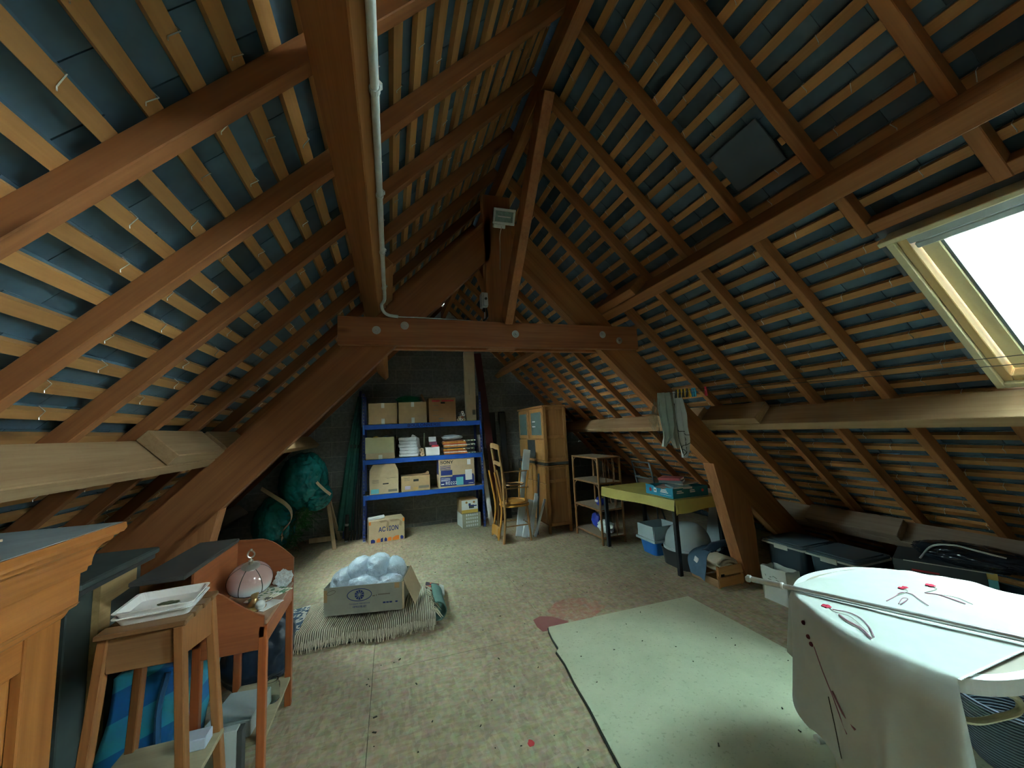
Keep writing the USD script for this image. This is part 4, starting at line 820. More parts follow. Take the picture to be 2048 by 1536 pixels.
# artificial Christmas tree in a green sack
M["teal_film"] = plain("teal_sack_plastic", (0.010, 0.165, 0.165), 0.16, 0.3, 5)
def crumple(c, r, seed, amp=0.10, flat=None, sub=5):
    m = trimesh.creation.icosphere(subdivisions=sub); v = m.vertices.copy(); q = v * 1.9 + seed
    rid = 1 - np.abs(2 * meshkit.fbm(q * 1.3 + 9, 4, seed) - 1) * 1.5
    d = 1 + amp * rid + 0.10 * (meshkit.noise(q * 0.8, seed + 5) - 0.5)
    v = v * d[:, None] * np.asarray(r, float) + np.asarray(c, float)
    if flat is not None: v[:, 2] = np.maximum(v[:, 2], flat)
    return trimesh.Trimesh(v, m.faces, process=False)
xt = T("christmas_tree", "bushy green artificial fir half out of a shiny teal sack with a beige strap", "tree", (-1.2, 5.9, 0))
xt.p("sack", crumple((-1.13, 5.92, 0.93), (0.25, 0.26, 0.33), 3, 0.22), M["teal_film"], smooth=True); xt.p("sack_end", crumple((-1.46, 5.86, 0.40), (0.21, 0.25, 0.31), 7, 0.22, 0.012), M["teal_film"], smooth=True); xt.p("sack_flap", crumple((-0.97, 5.86, 0.72), (0.16, 0.16, 0.15), 11, 0.25), M["teal_film"], smooth=True)
def ribbon(pts, wd, th=0.004): p_ = bez(pts, 8); return MB().grid(np.array([p_ + np.asarray(wd) / 2, p_ - np.asarray(wd) / 2]).transpose(1, 0, 2), th)
M["strap"] = plain("beige_webbing", (0.50, 0.43, 0.28), 0.85, 0.12)
xt.p("strap", ribbon([(-1.58, 5.72, 0.90), (-1.42, 5.64, 0.80), (-1.28, 5.60, 0.70), (-1.21, 5.59, 0.60), (-1.22, 5.60, 0.48), (-1.31, 5.61, 0.36), (-1.31, 5.62, 0.26)], (0.018, 0, 0.045)), M["strap"]); xt.p("strap", ribbon([(-1.20, 5.92, 1.27), (-1.06, 5.86, 1.14), (-0.96, 5.72, 0.95), (-0.86, 5.70, 0.83), (-0.78, 5.74, 0.745)], (0.02, 0, 0.030)), M["strap"]); xt.p("strap_clip", b2((-1.005, 5.69, 0.70), (-0.985, 5.70, 0.80), 0.003), M["white"])
r2 = np.random.RandomState(4); fm = MB(); tw = MB()
M["fir"] = mat("fir_needles", {"g": ("geometry", {}), "r": ("rgb_ramp", {"ramp": [(0, (0.012, 0.12, 0.018)), (0.6, (0.03, 0.26, 0.05)), (1, (0.07, 0.40, 0.10))]}), "d": ("diffuse_bsdf", {}), "t": ("translucent_bsdf", {}), "m": ("mix_closure", {"fac": 0.25}), "gl": ("glossy_bsdf", {"roughness": 0.35}), "m2": ("mix_closure", {"fac": 0.06})},
                [("g.random_per_island", "r.fac"), ("r.color", "d.color"), ("r.color", "t.color"), ("d.BSDF", "m.closure1"), ("t.BSDF", "m.closure2"), ("m.closure", "m2.closure1"), ("gl.BSDF", "m2.closure2")], surface="m2.closure")
for i in range(150):
    u = r2.rand(); c0 = np.array([-1.05 - 0.33 * u, 5.82, 0.62 - 0.50 * u]); a = r2.rand() * 2 * PI; e = r2.rand() * 1.2 - 0.75
    d = unit([math.cos(a), math.sin(a) - 0.4, e]); Lb = 0.15 + 0.12 * r2.rand(); pts_ = [c0 + d * t * Lb + np.array([0, 0, -0.05 * t * t]) for t in np.linspace(0.2, 1, 6)]
    if min(p[2] for p in pts_) < 0.015: continue
    tw.tube(pts_, 0.0022, 4, caps=False)
    Rb = frame_from(d)
    for k in range(46):
        t = r2.rand(); q = np.array(pts_[0]) * (1 - t) + np.array(pts_[-1]) * t; b_ = r2.rand() * 2 * PI
        nd = unit(d * 0.55 + Rb[:, 1] * math.cos(b_) + Rb[:, 2] * math.sin(b_)); sd = unit(np.cross(nd, d + 0.01)) * 0.0022; Ln = 0.030 + 0.016 * r2.rand()
        fm.add([q - sd, q + sd, q + nd * Ln], [[0, 1, 2]])
xt.p("twigs", tw, plain("twig_wire", (0.03, 0.06, 0.03), 0.7, 0.1)); xt.p("needles", fm, M["fir"], kind="stuff")
tl = T("trestle", "weathered wooden trestle beside the fir tree", "trestle", (-0.83, 6.08, 0))
M["grey_wood"] = wood("weathered_wood", (0.50, 0.37, 0.23), (0.33, 0.23, 0.14), "z", knots=False, rough=0.85)
tl.p("leg", MB().beam((-0.745, 5.87, 0.0), (-0.865, 6.06, 0.66), 0.048, 0.024, ch=0.002), M["grey_wood"]); tl.p("leg", MB().beam((-0.735, 6.33, 0.0), (-0.855, 6.10, 0.66), 0.048, 0.024, ch=0.002), M["grey_wood"]); tl.p("rail", b2((-1.10, 6.10, 0.06), (-0.775, 6.125, 0.125), 0.003), M["grey_wood"]); tl.p("top_rail", b2((-1.00, 6.05, 0.62), (-0.84, 6.11, 0.66), 0.003), M["grey_wood"])

# right of the rack: boards, chairs, cupboard, planks
one("white_plank", MB().beam((1.500, 6.10, 0.001), (1.432, 6.47, 1.42), 0.014, 0.070, (1, 0, 0), 0.002), M["white"], "narrow white plank leaning beside the rack's right post", "plank")
one("maroon_board", MB().beam((1.70, 6.30, 0.001), (1.475, 6.535, 2.85), 0.022, 0.125, (1, 0, 0), 0.003), plain("maroon_paint", (0.085, 0.018, 0.020), 0.5, 0.15), "tall dark maroon board leaning on the gable wall", "board")
for x, lab in ((1.70, "left of two tall black boards against the gable wall"), (1.88, "right of two tall black boards against the gable wall")):
    one("black_board", MB().beam((x, 6.40, 0.001), (x, 6.56, 1.80), 0.02, 0.105, (1, 0, 0), 0.003), M["black"], lab, "board", group="pair of black boards")
M["chair_brown"] = wood("chair_brown", (0.40, 0.24, 0.10), (0.24, 0.13, 0.05), "z", rough=0.4, knots=False)
M["chair_gold"] = wood("chair_golden", (0.58, 0.30, 0.07), (0.40, 0.18, 0.035), "z", rough=0.35, knots=False)
cA = T("wooden_chair", "brown wooden chair with a tall open back standing on the floor", "chair", (1.60, 5.24, 0))
cx_, cy_ = 1.61, 5.20
a_ = np.linspace(0, 2*PI, 40, endpoint=False)
seat = [(cx_ + 0.195 * np.sign(math.cos(t)) * abs(math.cos(t)) ** 0.7, cy_ + 0.20 * np.sign(math.sin(t)) * abs(math.sin(t)) ** 0.7) for t in a_]
cA.p("seat", MB().prism(seat, 0.455, 0.480, "z"), M["chair_gold"])
for dx, dy in ((0.15, -0.15), (0.15, 0.15)): cA.p("leg", MB().cyl((cx_ + dx * 1.12, cy_ + dy * 1.12, 0), (cx_ + dx * 0.9, cy_ + dy * 0.95, 0.456), 0.013, 0.018, 12), M["chair_brown"], smooth=40)
for dy in (-0.17, 0.17): cA.p("rear_leg", MB().tube(bez([(cx_ - 0.215, cy_ + dy, 0.0), (cx_ - 0.185, cy_ + dy, 0.30), (cx_ - 0.19, cy_ + dy, 0.50), (cx_ - 0.20, cy_ + dy * 1.08, 0.90), (cx_ - 0.245, cy_ + dy * 1.15, 1.285)], 6), 0.017, 8), M["chair_brown"], smooth=40)
def rail(z, h, x): return MB().grid(np.array([[(x - 0.03 * (1 - (2*t - 1) ** 2), cy_ - 0.185 + 0.37 * t, z - h / 2 - 0.012 * math.cos(2*PI*t) ), (x - 0.03 * (1 - (2*t - 1) ** 2), cy_ - 0.185 + 0.37 * t, z + h / 2 + 0.02 * math.sin(PI * t))] for t in np.linspace(0, 1, 14)]), 0.016)
cA.p("top_rail", rail(1.265, 0.055, cx_ - 0.238), M["chair_brown"], smooth=40); cA.p("mid_rail", rail(1.03, 0.04, cx_ - 0.205), M["chair_brown"], smooth=40)
for (p0, p1) in (((0.16, -0.16), (0.16, 0.16)), ((-0.185, -0.16), (0.16, -0.16)), ((-0.185, 0.16), (0.16, 0.16))): cA.p("stretcher", MB().cyl((cx_ + p0[0], cy_ + p0[1], 0.21), (cx_ + p1[0], cy_ + p1[1], 0.21), 0.009, n=8), M["chair_brown"], smooth=40)
cB = T("bentwood_chair", "golden bentwood chair turned upside down on the brown chair's seat", "chair", (1.60, 5.24, 0.48))
cB.p("seat_ring", MB().tube([(cx_ + 0.18 * math.cos(t), cy_ + 0.185 * math.sin(t), 0.503) for t in a_], 0.018, 8, closed=True), M["chair_gold"], smooth=40); cB.p("seat", MB().prism([(cx_ + 0.17 * math.cos(t), cy_ + 0.175 * math.sin(t)) for t in a_], 0.489, 0.500, "z"), M["chair_gold"])
for dx, dy in ((0.12, -0.13), (0.12, 0.13), (-0.13, -0.12), (-0.13, 0.12)): cB.p("leg", MB().tube(bez([(cx_ + dx, cy_ + dy, 0.505), (cx_ + dx * 1.15, cy_ + dy * 1.12, 0.70), (cx_ + dx * 1.42, cy_ + dy * 1.3, 0.925)], 6), [0.015] * 12 + [0.011], 8), M["chair_gold"] if dx > 0 else M["chair_brown"], smooth=40)
cB.p("stretcher_ring", MB().tube([(cx_ + 0.145 * math.cos(t), cy_ + 0.145 * math.sin(t), 0.735) for t in a_], 0.009, 8, closed=True), M["chair_brown"], smooth=40)
for z in (0.92, 0.70): cB.p("stretcher", MB().cyl((cx_ - 0.18, cy_ - 0.16, z), (cx_ + 0.165, cy_ - 0.165, z), 0.009, n=8), M["chair_brown"], smooth=40)
for dy in (-0.155, 0.155): cB.p("back_post", MB().tube(bez([(cx_ - 0.30, cy_ + dy, 0.93), (cx_ - 0.255, cy_ + dy, 0.68), (cx_ - 0.225, cy_ + dy, 0.45), (cx_ - 0.245, cy_ + dy, 0.25), (cx_ - 0.285, cy_ + dy, 0.05)], 6), 0.014, 8), M["chair_gold"], smooth=40)
cB.p("back_rail", MB().grid(np.array([[(cx_ - 0.285 + 0.03 * math.sin(PI*t), cy_ - 0.155 + 0.31 * t, 0.075), (cx_ - 0.27 + 0.03 * math.sin(PI*t), cy_ - 0.155 + 0.31 * t, 0.20)] for t in np.linspace(0, 1, 10)]), 0.016), M["chair_gold"], smooth=40)

M["cup_z"] = wood("cupboard_oak_z", (0.40, 0.205, 0.075), (0.25, 0.115, 0.038), "z", rough=0.5); M["cup_y"] = wood("cupboard_oak_y", (0.42, 0.21, 0.075), (0.26, 0.12, 0.04), "y", rough=0.5)
M["cup_front"] = wood("cupboard_oak_front", (0.52, 0.27, 0.09), (0.34, 0.16, 0.05), "z", rough=0.4)
M["cup_glass"] = plain("seeded_cabinet_glass", (0.10, 0.15, 0.14), 0.08, 0.2, 14)
cu = T("kitchen_cupboard", "old oak kitchen cupboard in two tiers with glazed upper doors", "cupboard", (2.28, 5.73, 0))
X0, X1, Ya, Yb_ = 2.10, 2.465, 5.175, 6.300
cu.p("lower_body", b2((X0 + 0.02, Ya + 0.012, 0.10), (X1, Yb_ - 0.012, 0.925), 0.003), M["cup_z"]); cu.p("upper_body", b2((X0 + 0.02, Ya + 0.012, 1.005), (X1, Yb_ - 0.012, 1.785), 0.003), M["cup_z"])
cu.p("counter", b2((X0 - 0.015, Ya - 0.012, 0.945), (X1 + 0.005, Yb_ + 0.01, 0.985), 0.006), M["dark"]); cu.p("counter_moulding", b2((X0 - 0.004, Ya - 0.004, 0.9255), (X1, Yb_, 0.9445), 0.004), M["cup_y"]); cu.p("base_moulding", b2((X0 - 0.002, Ya - 0.002, 0.9855), (X1, Yb_, 1.0045), 0.004), M["cup_y"]); cu.p("crown", b2((X0 - 0.012, Ya - 0.006, 1.7855), (X1 + 0.003, Yb_ + 0.006, 1.815), 0.006), M["cup_y"])
for x in (X0 + 0.004, X1 - 0.040):
    for y in (Ya, Yb_ - 0.04): cu.p("leg", b2((x, y, 0), (x + 0.036, y + 0.040, 0.0995), 0.004), M["cup_z"])
for z0, z1 in ((0.10, 0.925), (1.005, 1.785)):
    for x in (X0 + 0.002, X1 - 0.045): cu.p("side_stile", b2((x, Ya - 0.001, z0), (x + 0.045, Ya + 0.012, z1), 0.002), M["cup_z"])
for z in (0.10, 0.70, 0.880, 1.005, 1.325, 1.745): cu.p("side_rail", b2((X0 + 0.048, Ya + 0.001, z), (X1 - 0.046, Ya + 0.012, z + 0.042), 0.002), M["cup_y"])
def cup_door(y0, y1, z0, z1, glaz=False):
    d = cu.p("door", b2((X0 + 0.001, y0, z0), (X0 + 0.019, y1, z1), 0.003), M["cup_front"])
    cu.p("glass_pane" if glaz else "panel", b2((X0 - 0.0015, y0 + 0.055, z0 + 0.055), (X0 + 0.0005, y1 - 0.055, z1 - 0.055), 0.001), M["cup_glass"] if glaz else M["cup_front"], d)
    return d
dr = cup_door(5.20, 5.725, 1.325, 1.775, True); cup_door(5.83, 6.28, 1.325, 1.775, True)
for z in (1.50, 1.575): cu.p("ornament", b2((X0 - 0.003, 5.49, z), (X0 - 0.0017, 5.62, z + 0.018)), M["paper"], dr)
cup_door(5.20, 5.55, 1.02, 1.305); cup_door(5.94, 6.28, 1.02, 1.305); cu.p("niche", b2((X0 + 0.016, 5.57, 1.02), (X0 + 0.0185, 5.92, 1.305)), M["dark"])
for y0, y1 in ((5.21, 5.70), (5.78, 6.27)):
    d = cu.p("drawer", b2((X0 + 0.001, y0, 0.69), (X0 + 0.019, y1, 0.915), 0.004), M["cup_front"]); cu.p("pull", MB().cyl((X0 - 0.012, (y0+y1)/2 - 0.04, 0.76), (X0 - 0.012, (y0+y1)/2 + 0.04, 0.76), 0.008, n=8), M["brass"], d); cup_door(y0, y1, 0.13, 0.675)
M["plank_blue"] = plain("pale_blue_grey_paint", (0.47, 0.55, 0.60), 0.5, 0.06)
one("painted_plank", MB().beam((1.685, 5.27, 0.004), (1.945, 5.50, 1.17), 0.045, 0.10, (1, 0, 0), 0.003), M["plank_blue"], "long pale grey-blue plank leaning in front of the cupboard", "plank")
for i, (x, y, x1, y1, z1, w_, lab) in enumerate(((1.735, 5.175, 1.895, 5.30, 0.475, 0.085, "short pale plank leaning nearest to the long one"), (1.80, 5.155, 1.985, 5.29, 0.555, 0.055, "taller of the short pale planks by the cupboard"), (1.875, 5.145, 2.055, 5.165, 0.49, 0.028, "thin pale plank nearest the cupboard's corner"))):
    one("painted_plank", MB().beam((x, y, 0.004), (x1, y1, z1), 0.03, w_, (1, 0, 0), 0.003), M["plank_blue"], lab, "plank")
one("navy_strip", MB().beam((1.945, 5.235, 0.004), (2.035, 5.30, 0.83), 0.02, 0.022, (1, 0, 0), 0.002), plain("navy_paint", (0.05, 0.085, 0.13), 0.5, 0.1), "thin navy strip leaning behind the short planks", "strip")

# ================================================================ rug pile and box of bubble wrap
M["rug_cream"] = mat("rug_cream", {"tc": ("texture_coordinate", {}), "mp": ("mapping", {"mapping_type": "point", "rotation": (0, 0, 0.12)}), "w": ("wave_texture", {"wave_type": "bands", "bands_direction": "x", "scale": 22.0, "distortion": 1.2, "detail": 2}), "r": ("rgb_ramp", {"ramp": [(0.1, (0.20, 0.18, 0.12)), (0.55, (0.56, 0.53, 0.40)), (1.0, (0.70, 0.67, 0.54))]}), "b": ("bump", {"strength": 0.8, "distance": 0.006}), "p": ("principled_bsdf", {"roughness": 0.95})},
    [("tc.object", "mp.vector"), ("mp.vector", "w.vector"), ("w.fac", "r.fac"), ("w.fac", "b.height"), ("b.normal", "p.normal"), ("r.color", "p.base_color")])
M["rug_back"] = plain("rug_grey_green", (0.20, 0.23, 0.19), 0.95, 0.15, 40)
M["rug_pattern"] = mat("rug_pattern", {"tc": ("texture_coordinate", {}), "v": ("voronoi_texture", {"scale": 42.0}), "b": ("rgb_to_bw", {}), "r": ("rgb_ramp", {"ramp": [(0, (0.62, 0.64, 0.60)), (0.45, (0.62, 0.64, 0.60)), (0.5, (0.06, 0.12, 0.20)), (1.0, (0.10, 0.20, 0.28))], "interpolate": False}), "p": ("principled_bsdf", {"roughness": 0.95})}, [("tc.object", "v.vector"), ("v.color", "b.color"), ("b.val", "r.fac"), ("r.color", "p.base_color")])
M["rug_red"] = mat("rug_red_pattern", {"tc": ("texture_coordinate", {}), "v": ("voronoi_texture", {"scale": 34.0}), "b": ("rgb_to_bw", {}), "r": ("rgb_ramp", {"ramp": [(0, (0.03, 0.02, 0.03)), (0.35, (0.45, 0.12, 0.07)), (0.55, (0.05, 0.03, 0.05)), (0.7, (0.45, 0.12, 0.07))], "interpolate": False}), "p": ("principled_bsdf", {"roughness": 0.95})}, [("tc.object", "v.vector"), ("v.color", "b.color"), ("b.val", "r.fac"), ("r.color", "p.base_color")])
M["rug_teal"] = plain("rug_teal_back", (0.10, 0.20, 0.175), 0.9, 0.15, 60)
lr = T("folded_carpet", "flat folded grey-green carpet under the fringed rug", "carpet", (-0.40, 3.55, 0))
R0 = Rz(-0.06); c0 = np.array([-0.42, 3.57, 0])
for i, z in enumerate((0.0, 0.0225)): lr.p("layer", MB().box(c0 + [0, 0.01 * i, z + 0.0112], (1.06 - 0.03 * i, 0.66 - 0.02 * i, 0.022), R0, 0.006), M["rug_back"])
# patterned, rolled second rug: its fold shows at the right end
rr_ = T("rolled_rug", "rolled rug with a teal ribbed back and a red patterned end", "rug", (0.33, 3.55, 0))
P = []
for a in np.linspace(-0.5*PI, 0.5*PI, 12): P.append([(0.335 + 0.080 * math.cos(a) + 0.012 * math.sin(5 * yy), yy + 0.015 * math.sin(a), 0.064 + 0.062 * math.sin(a)) for yy in np.linspace(3.33, 3.72, 40)])
P = np.array(P); P[:, :, 0] += 0.0035 * np.sin(np.linspace(0, 2 * PI * 13, 40))[None, :]
rr_.p("ribbed_fold", MB().grid(P, 0.010), M["rug_teal"], smooth=True); rr_.p("under_layer", b2((0.12, 3.34, 0.001), (0.335, 3.72, 0.012), 0.003), M["rug_teal"])
rr_.p("patterned_face", MB().box((0.345, 3.79, 0.085), (0.125, 0.17, 0.02), Ry(0.28) @ Rz(-0.1), 0.004), M["rug_red"]); rr_.p("white_border", MB().box((0.425, 3.755, 0.060), (0.05, 0.24, 0.016), Ry(0.45) @ Rz(-0.1), 0.004), plain("rug_white_border", (0.62, 0.64, 0.62), 0.9, 0.1, 40))
fr = T("fringed_rug", "cream striped rug with a long fringe heaped under the cardboard box", "rug", (-0.25, 3.55, 0.045))
xs_ = np.linspace(-0.86, 0.315, 70); P = []
def ztop(x, v): return 0.088 + 0.028 * meshkit.noise(np.array([x * 4, v * 2.0, 3.0])) + 0.012 * math.sin(9 * x)
for x in xs_:
    row = []; yo = 3.262 - 0.035 * (x + 0.3) + 0.012 * math.sin(13 * x)
    lift = max(0.0, 1 - ((x - 0.02) / 0.30) ** 2)
    for v in np.linspace(0, 1, 22):
        if v < 0.30:
            t = v / 0.30; row.append((x, yo - 0.035 * (1 - t) ** 1.5 - 0.03 * lift * (1 - t), 0.030 + (ztop(x, 0) - 0.030) * math.sin(t * PI / 2) - 0.015 * lift * (1 - t)))
        else:
            t = (v - 0.30) / 0.70; row.append((x, yo + 0.60 * t, ztop(x, t) - 0.03 * t ** 6))
    P.append(row)
P = np.array(P)[::-1]
fr.p("rug", MB().grid(P, 0.009), M["rug_cream"], smooth=True)
fr.p("patterned_end", MB().grid(np.array([[(x, y, ztop(x, (y-3.25)/0.6) + 0.0105) for y in np.linspace(3.32, 3.78, 8)] for x in np.linspace(-0.66, -0.85, 8)]), 0.004), M["rug_pattern"], smooth=True)
mb = MB(); r2 = np.random.RandomState(8)
for x in np.arange(-0.84, 0.30, 0.0085):
    yo = 3.262 - 0.035 * (x + 0.3) + 0.012 * math.sin(13 * x); lift = max(0.0, 1 - ((x - 0.02) / 0.30) ** 2)
    y0_ = yo - 0.034 - 0.03 * lift; z0_ = 0.036 + r2.uniform(-0.004, 0.012); d = r2.uniform(-0.016, 0.016)
    mb.tube([(x, y0_ + 0.012, z0_ + 0.03), (x + 0.2 * d, y0_ - 0.012, z0_), (x + d, y0_ - 0.03 + r2.uniform(-0.01, 0.01), max(0.006, z0_ - 0.028))], [0.0034, 0.0038, 0.0022], 5)
for k in range(26):
    t = r2.rand(); x = 0.315 + r2.uniform(-0.01, 0.02); y = 3.26 + 0.5 * t; mb.tube([(x - 0.03, y, 0.12), (x, y - 0.01, 0.105), (x + 0.04, y - 0.03 + r2.uniform(-.02, .02), 0.06)], [0.0036, 0.0038, 0.002], 5)
fr.p("fringe", mb, plain("fringe_wool", (0.58, 0.54, 0.41), 0.95, 0.15, 60), kind="stuff")
# the box
bx = T("bubble_wrap_box", "open pale cardboard box with a blue citrus wheel logo on the fringed rug", "box", (-0.22, 3.58, 0.132))
ang = -0.2064; Rb_ = Rz(ang); o_ = np.array([-0.512, 3.440, 0.133]); W_, D_b, H_ = 0.588, 0.36, 0.208
def bw(x, y, z): return o_ + Rb_ @ np.array([x, y, z])
def bbox_(name, lo, hi, m, ch=0.0, **k):
    lo, hi = np.asarray(lo, float), np.asarray(hi, float); c = (lo + hi) / 2
    return bx.p(name, MB().box(bw(*c), hi - lo, Rb_, ch), m, **k)
bbox_("front_wall", (0, 0, 0), (W_, 0.004, H_), M["card_grey"]); bbox_("back_wall", (0, D_b - 0.004, 0), (W_, D_b, H_), M["card_grey"])
bbox_("side_wall", (0, 0.0045, 0), (0.004, D_b - 0.0045, H_), M["card_grey"]); bbox_("side_wall", (W_ - 0.004, 0.0045, 0), (W_, D_b - 0.0045, H_ - 0.0), M["card_grey"]); bbox_("bottom", (0.0045, 0.0045, 0), (W_ - 0.0045, D_b - 0.0045, 0.004), M["card_grey"])
q0 = bw(W_ + 0.012, D_b * 0.52, H_ * 0.56); bx.p("side_flap", MB().box(q0 + Rb_ @ np.array([0.045, 0, 0.0]), (0.004, D_b * 0.95, 0.215), Rb_ @ Ry(-0.42)), M["card_light"]); bx.p("corner_strip", MB().box(bw(W_ + 0.010, 0.01, H_ * 0.5), (0.016, 0.003, H_ * 0.98), Rb_ @ Rz(0.5)), M["card_light"])
n0 = Rb_ @ np.array([0, -1.0, 0]); rx = Rb_ @ np.array([1.0, 0, 0]); uz = np.array([0, 0, 1.0])
def onface(x, z, e=0.0006): return bw(x, -e, z)
ell = [(0.267 + 0.094 * math.cos(t), 0.138 + 0.047 * math.sin(t)) for t in np.linspace(0, 2*PI, 48, endpoint=False)]
def facepoly(poly, e=0.001):
    m_ = trimesh.creation.extrude_polygon(poly, e, engine="earcut"); v = m_.vertices; return trimesh.Trimesh(bw(0, 0, 0) + v[:, :1] * rx + v[:, 1:2] * uz + (v[:, 2:3] + 0.0003) * n0, m_.faces, process=False)
bx.p("logo_ring", facepoly(Polygon(ell).difference(Polygon(ell).buffer(-0.005))), M["navy_print"])
for k in range(10):
    a0, a1 = k * PI / 5 + 0.10, (k + 1) * PI / 5 - 0.10; bx.p("logo_segment", facepoly(Polygon([(0.267 + r * 0.96 * math.cos(a), 0.138 + r * math.sin(a)) for r, a in [(0.007, (a0+a1)/2)] + [(0.036, a) for a in np.linspace(a0 - 0.04, a1 + 0.04, 6)]])), M["navy_print"])
bx.p("lettering", lettering("Compagnie Internationale", 0.009, bw(0.190, -0.0004, 0.070), rx, uz, 0.0008, False, 0.155), M["navy_print"]); bx.p("lettering", lettering("CITRUS BLUET", 0.013, bw(0.215, -0.0004, 0.045), rx, uz, 0.0008, True, 0.105), M["navy_print"])
for a, b, z in ((0.365, 0.385, 0.118), (0.392, 0.40, 0.120), (0.408, 0.50, 0.124)): bx.p("printed_line", facepoly(sbox(a, z, b, z + 0.009)), M["grey_print"])
for a, b in ((0.445, 0.465), (0.470, 0.49), (0.495, 0.515), (0.54, 0.557)): bx.p("printed_line", facepoly(sbox(a, 0.060, b, 0.071)), M["navy_print"])
bx.p("logo_mark", facepoly(Polygon([(0.055 + 0.034 * math.cos(t), 0.170 + 0.016 * math.sin(t) + 0.25 * 0.034 * math.cos(t)) for t in np.linspace(0, 2*PI, 24)]).difference(Polygon([(0.055 + 0.030 * math.cos(t), 0.170 + 0.012 * math.sin(t) + 0.25 * 0.030 * math.cos(t)) for t in np.linspace(0, 2*PI, 24)]))), M["grey_print"]); bx.p("old_tape", facepoly(sbox(0.0, 0.10, 0.026, 0.19), 0.0005), M["card"]); bx.p("old_tape", facepoly(sbox(0.535, 0.165, 0.572, 0.205), 0.0005), M["card"])
M["bubble"] = mat("bubble_wrap_film", {"tc": ("texture_coordinate", {}), "v": ("voronoi_texture", {"scale": 90.0}), "bm": ("bump", {"strength": 0.6, "distance": 0.004}), "t": ("transparent_bsdf", {"color": (0.94, 0.97, 1.0)}), "p": ("principled_bsdf", {"base_color": (0.60, 0.74, 0.86), "roughness": 0.18}), "m": ("mix_closure", {"fac": 0.72})},
    [("tc.object", "v.vector"), ("v.distance", "bm.height"), ("bm.normal", "p.normal"), ("t.BSDF", "m.closure1"), ("p.BSDF", "m.closure2")], surface="m.closure")
r2 = np.random.RandomState(11)
for i, (x, y, z, rx_, ry_, rz_) in enumerate(((0.10, 0.20, 0.17, 0.10, 0.14, 0.10), (0.22, 0.24, 0.22, 0.11, 0.13, 0.12), (0.36, 0.23, 0.23, 0.11, 0.13, 0.125), (0.48, 0.24, 0.20, 0.10, 0.12, 0.115), (0.30, 0.11, 0.165, 0.15, 0.10, 0.075), (0.46, 0.11, 0.16, 0.11, 0.10, 0.075))):
    m_ = crumple((0, 0, 0), (rx_, ry_, rz_), 20 + i, 0.16, sub=4); v = m_.vertices + [x, y, z]; v[:, 0] = np.clip(v[:, 0], 0.006, W_ - 0.006); v[:, 1] = np.clip(v[:, 1], 0.006, D_b - 0.006); v[:, 2] = np.maximum(v[:, 2], 0.006)
    bx.p("bubble_wrap", trimesh.Trimesh(v @ Rb_.T + o_, m_.faces, process=False), M["bubble"], smooth=True)

# ================================================================ the felt mat on the floor, stains and crumbs
M["felt"] = mat("felt_mat", {"tc": ("texture_coordinate", {}), "n": ("noise_texture", {"scale": 4.0, "detail": 5, "roughness": 0.65}), "n2": ("noise_texture", {"scale": 55.0, "detail": 3}), "r": ("rgb_ramp", {"ramp": [(0.3, (0.46, 0.51, 0.36)), (0.7, (0.56, 0.60, 0.44))]}), "s": ("rgb_ramp", {"ramp": [(0.30, (0.80, 0.80, 0.78)), (0.40, (1, 1, 1))]}), "m": ("mix", {"mix_type": "multiply", "fac": 1.0}), "p": ("principled_bsdf", {"roughness": 0.95})},
    [("tc.object", "n.vector"), ("tc.object", "n2.vector"), ("n.fac", "r.fac"), ("n2.fac", "s.fac"), ("r.color", "m.color1"), ("s.color", "m.color2"), ("m.color", "p.base_color")])
left = [(1.106, 2.855), (1.088, 2.80), (1.072, 2.70), (1.062, 2.575), (1.034, 2.545), (1.030, 2.40), (1.005, 2.22), (0.985, 2.0), (0.960, 1.82), (0.938, 1.653), (0.925, 1.4), (0.90, 1.1), (0.91, 0.8), (0.89, 0.55)]
outl = left + [(2.41, 0.55), (2.398, 2.118), (2.39, 2.853)]
fm_ = T("floor_mat", "large pale green felt mat with a wavy dark-edged side on the floor", "mat", (1.65, 1.7, 0))
fm_.p("rubber_backing", MB().prism([(x - 0.010, y - 0.004) if i < len(left) else (x, y) for i, (x, y) in enumerate(outl)], 0.0003, 0.006, "z"), plain("black_rubber", (0.02, 0.028, 0.022), 0.8, 0.1)); fm_.p("felt", MB().prism(outl, 0.0062, 0.0115, "z"), M["felt"])
def splat(c, r, seed, n=40, z=0.0006):
    a = np.linspace(0, 2*PI, n, endpoint=False); rr = 1 + 0.9 * (meshkit.fbm(np.stack([np.cos(a) * 1.6, np.sin(a) * 1.6, np.full(n, seed * 3.1)], 1), 4, seed) - 0.5)
    return MB().prism(Polygon([(c[0] + r[0] * k * math.cos(t), c[1] + r[1] * k * math.sin(t)) for t, k in zip(a, rr)]), 0.0002, z, "z")
M["stain_a"] = mat("pink_stain", {"tc": ("texture_coordinate", {}), "n": ("noise_texture", {"scale": 12.0, "detail": 4}), "mr": ("map_range", {"from_min": 0.3, "from_max": 0.7, "to_min": 0.55, "to_max": 0.85, "clamp": True}), "t": ("transparent_bsdf", {}), "d": ("diffuse_bsdf", {"color": (0.30, 0.13, 0.12)}), "m": ("mix_closure", {})}, [("tc.object", "n.vector"), ("n.fac", "mr.value"), ("mr.result", "m.fac"), ("t.BSDF", "m.closure1"), ("d.BSDF", "m.closure2")], surface="m.closure")
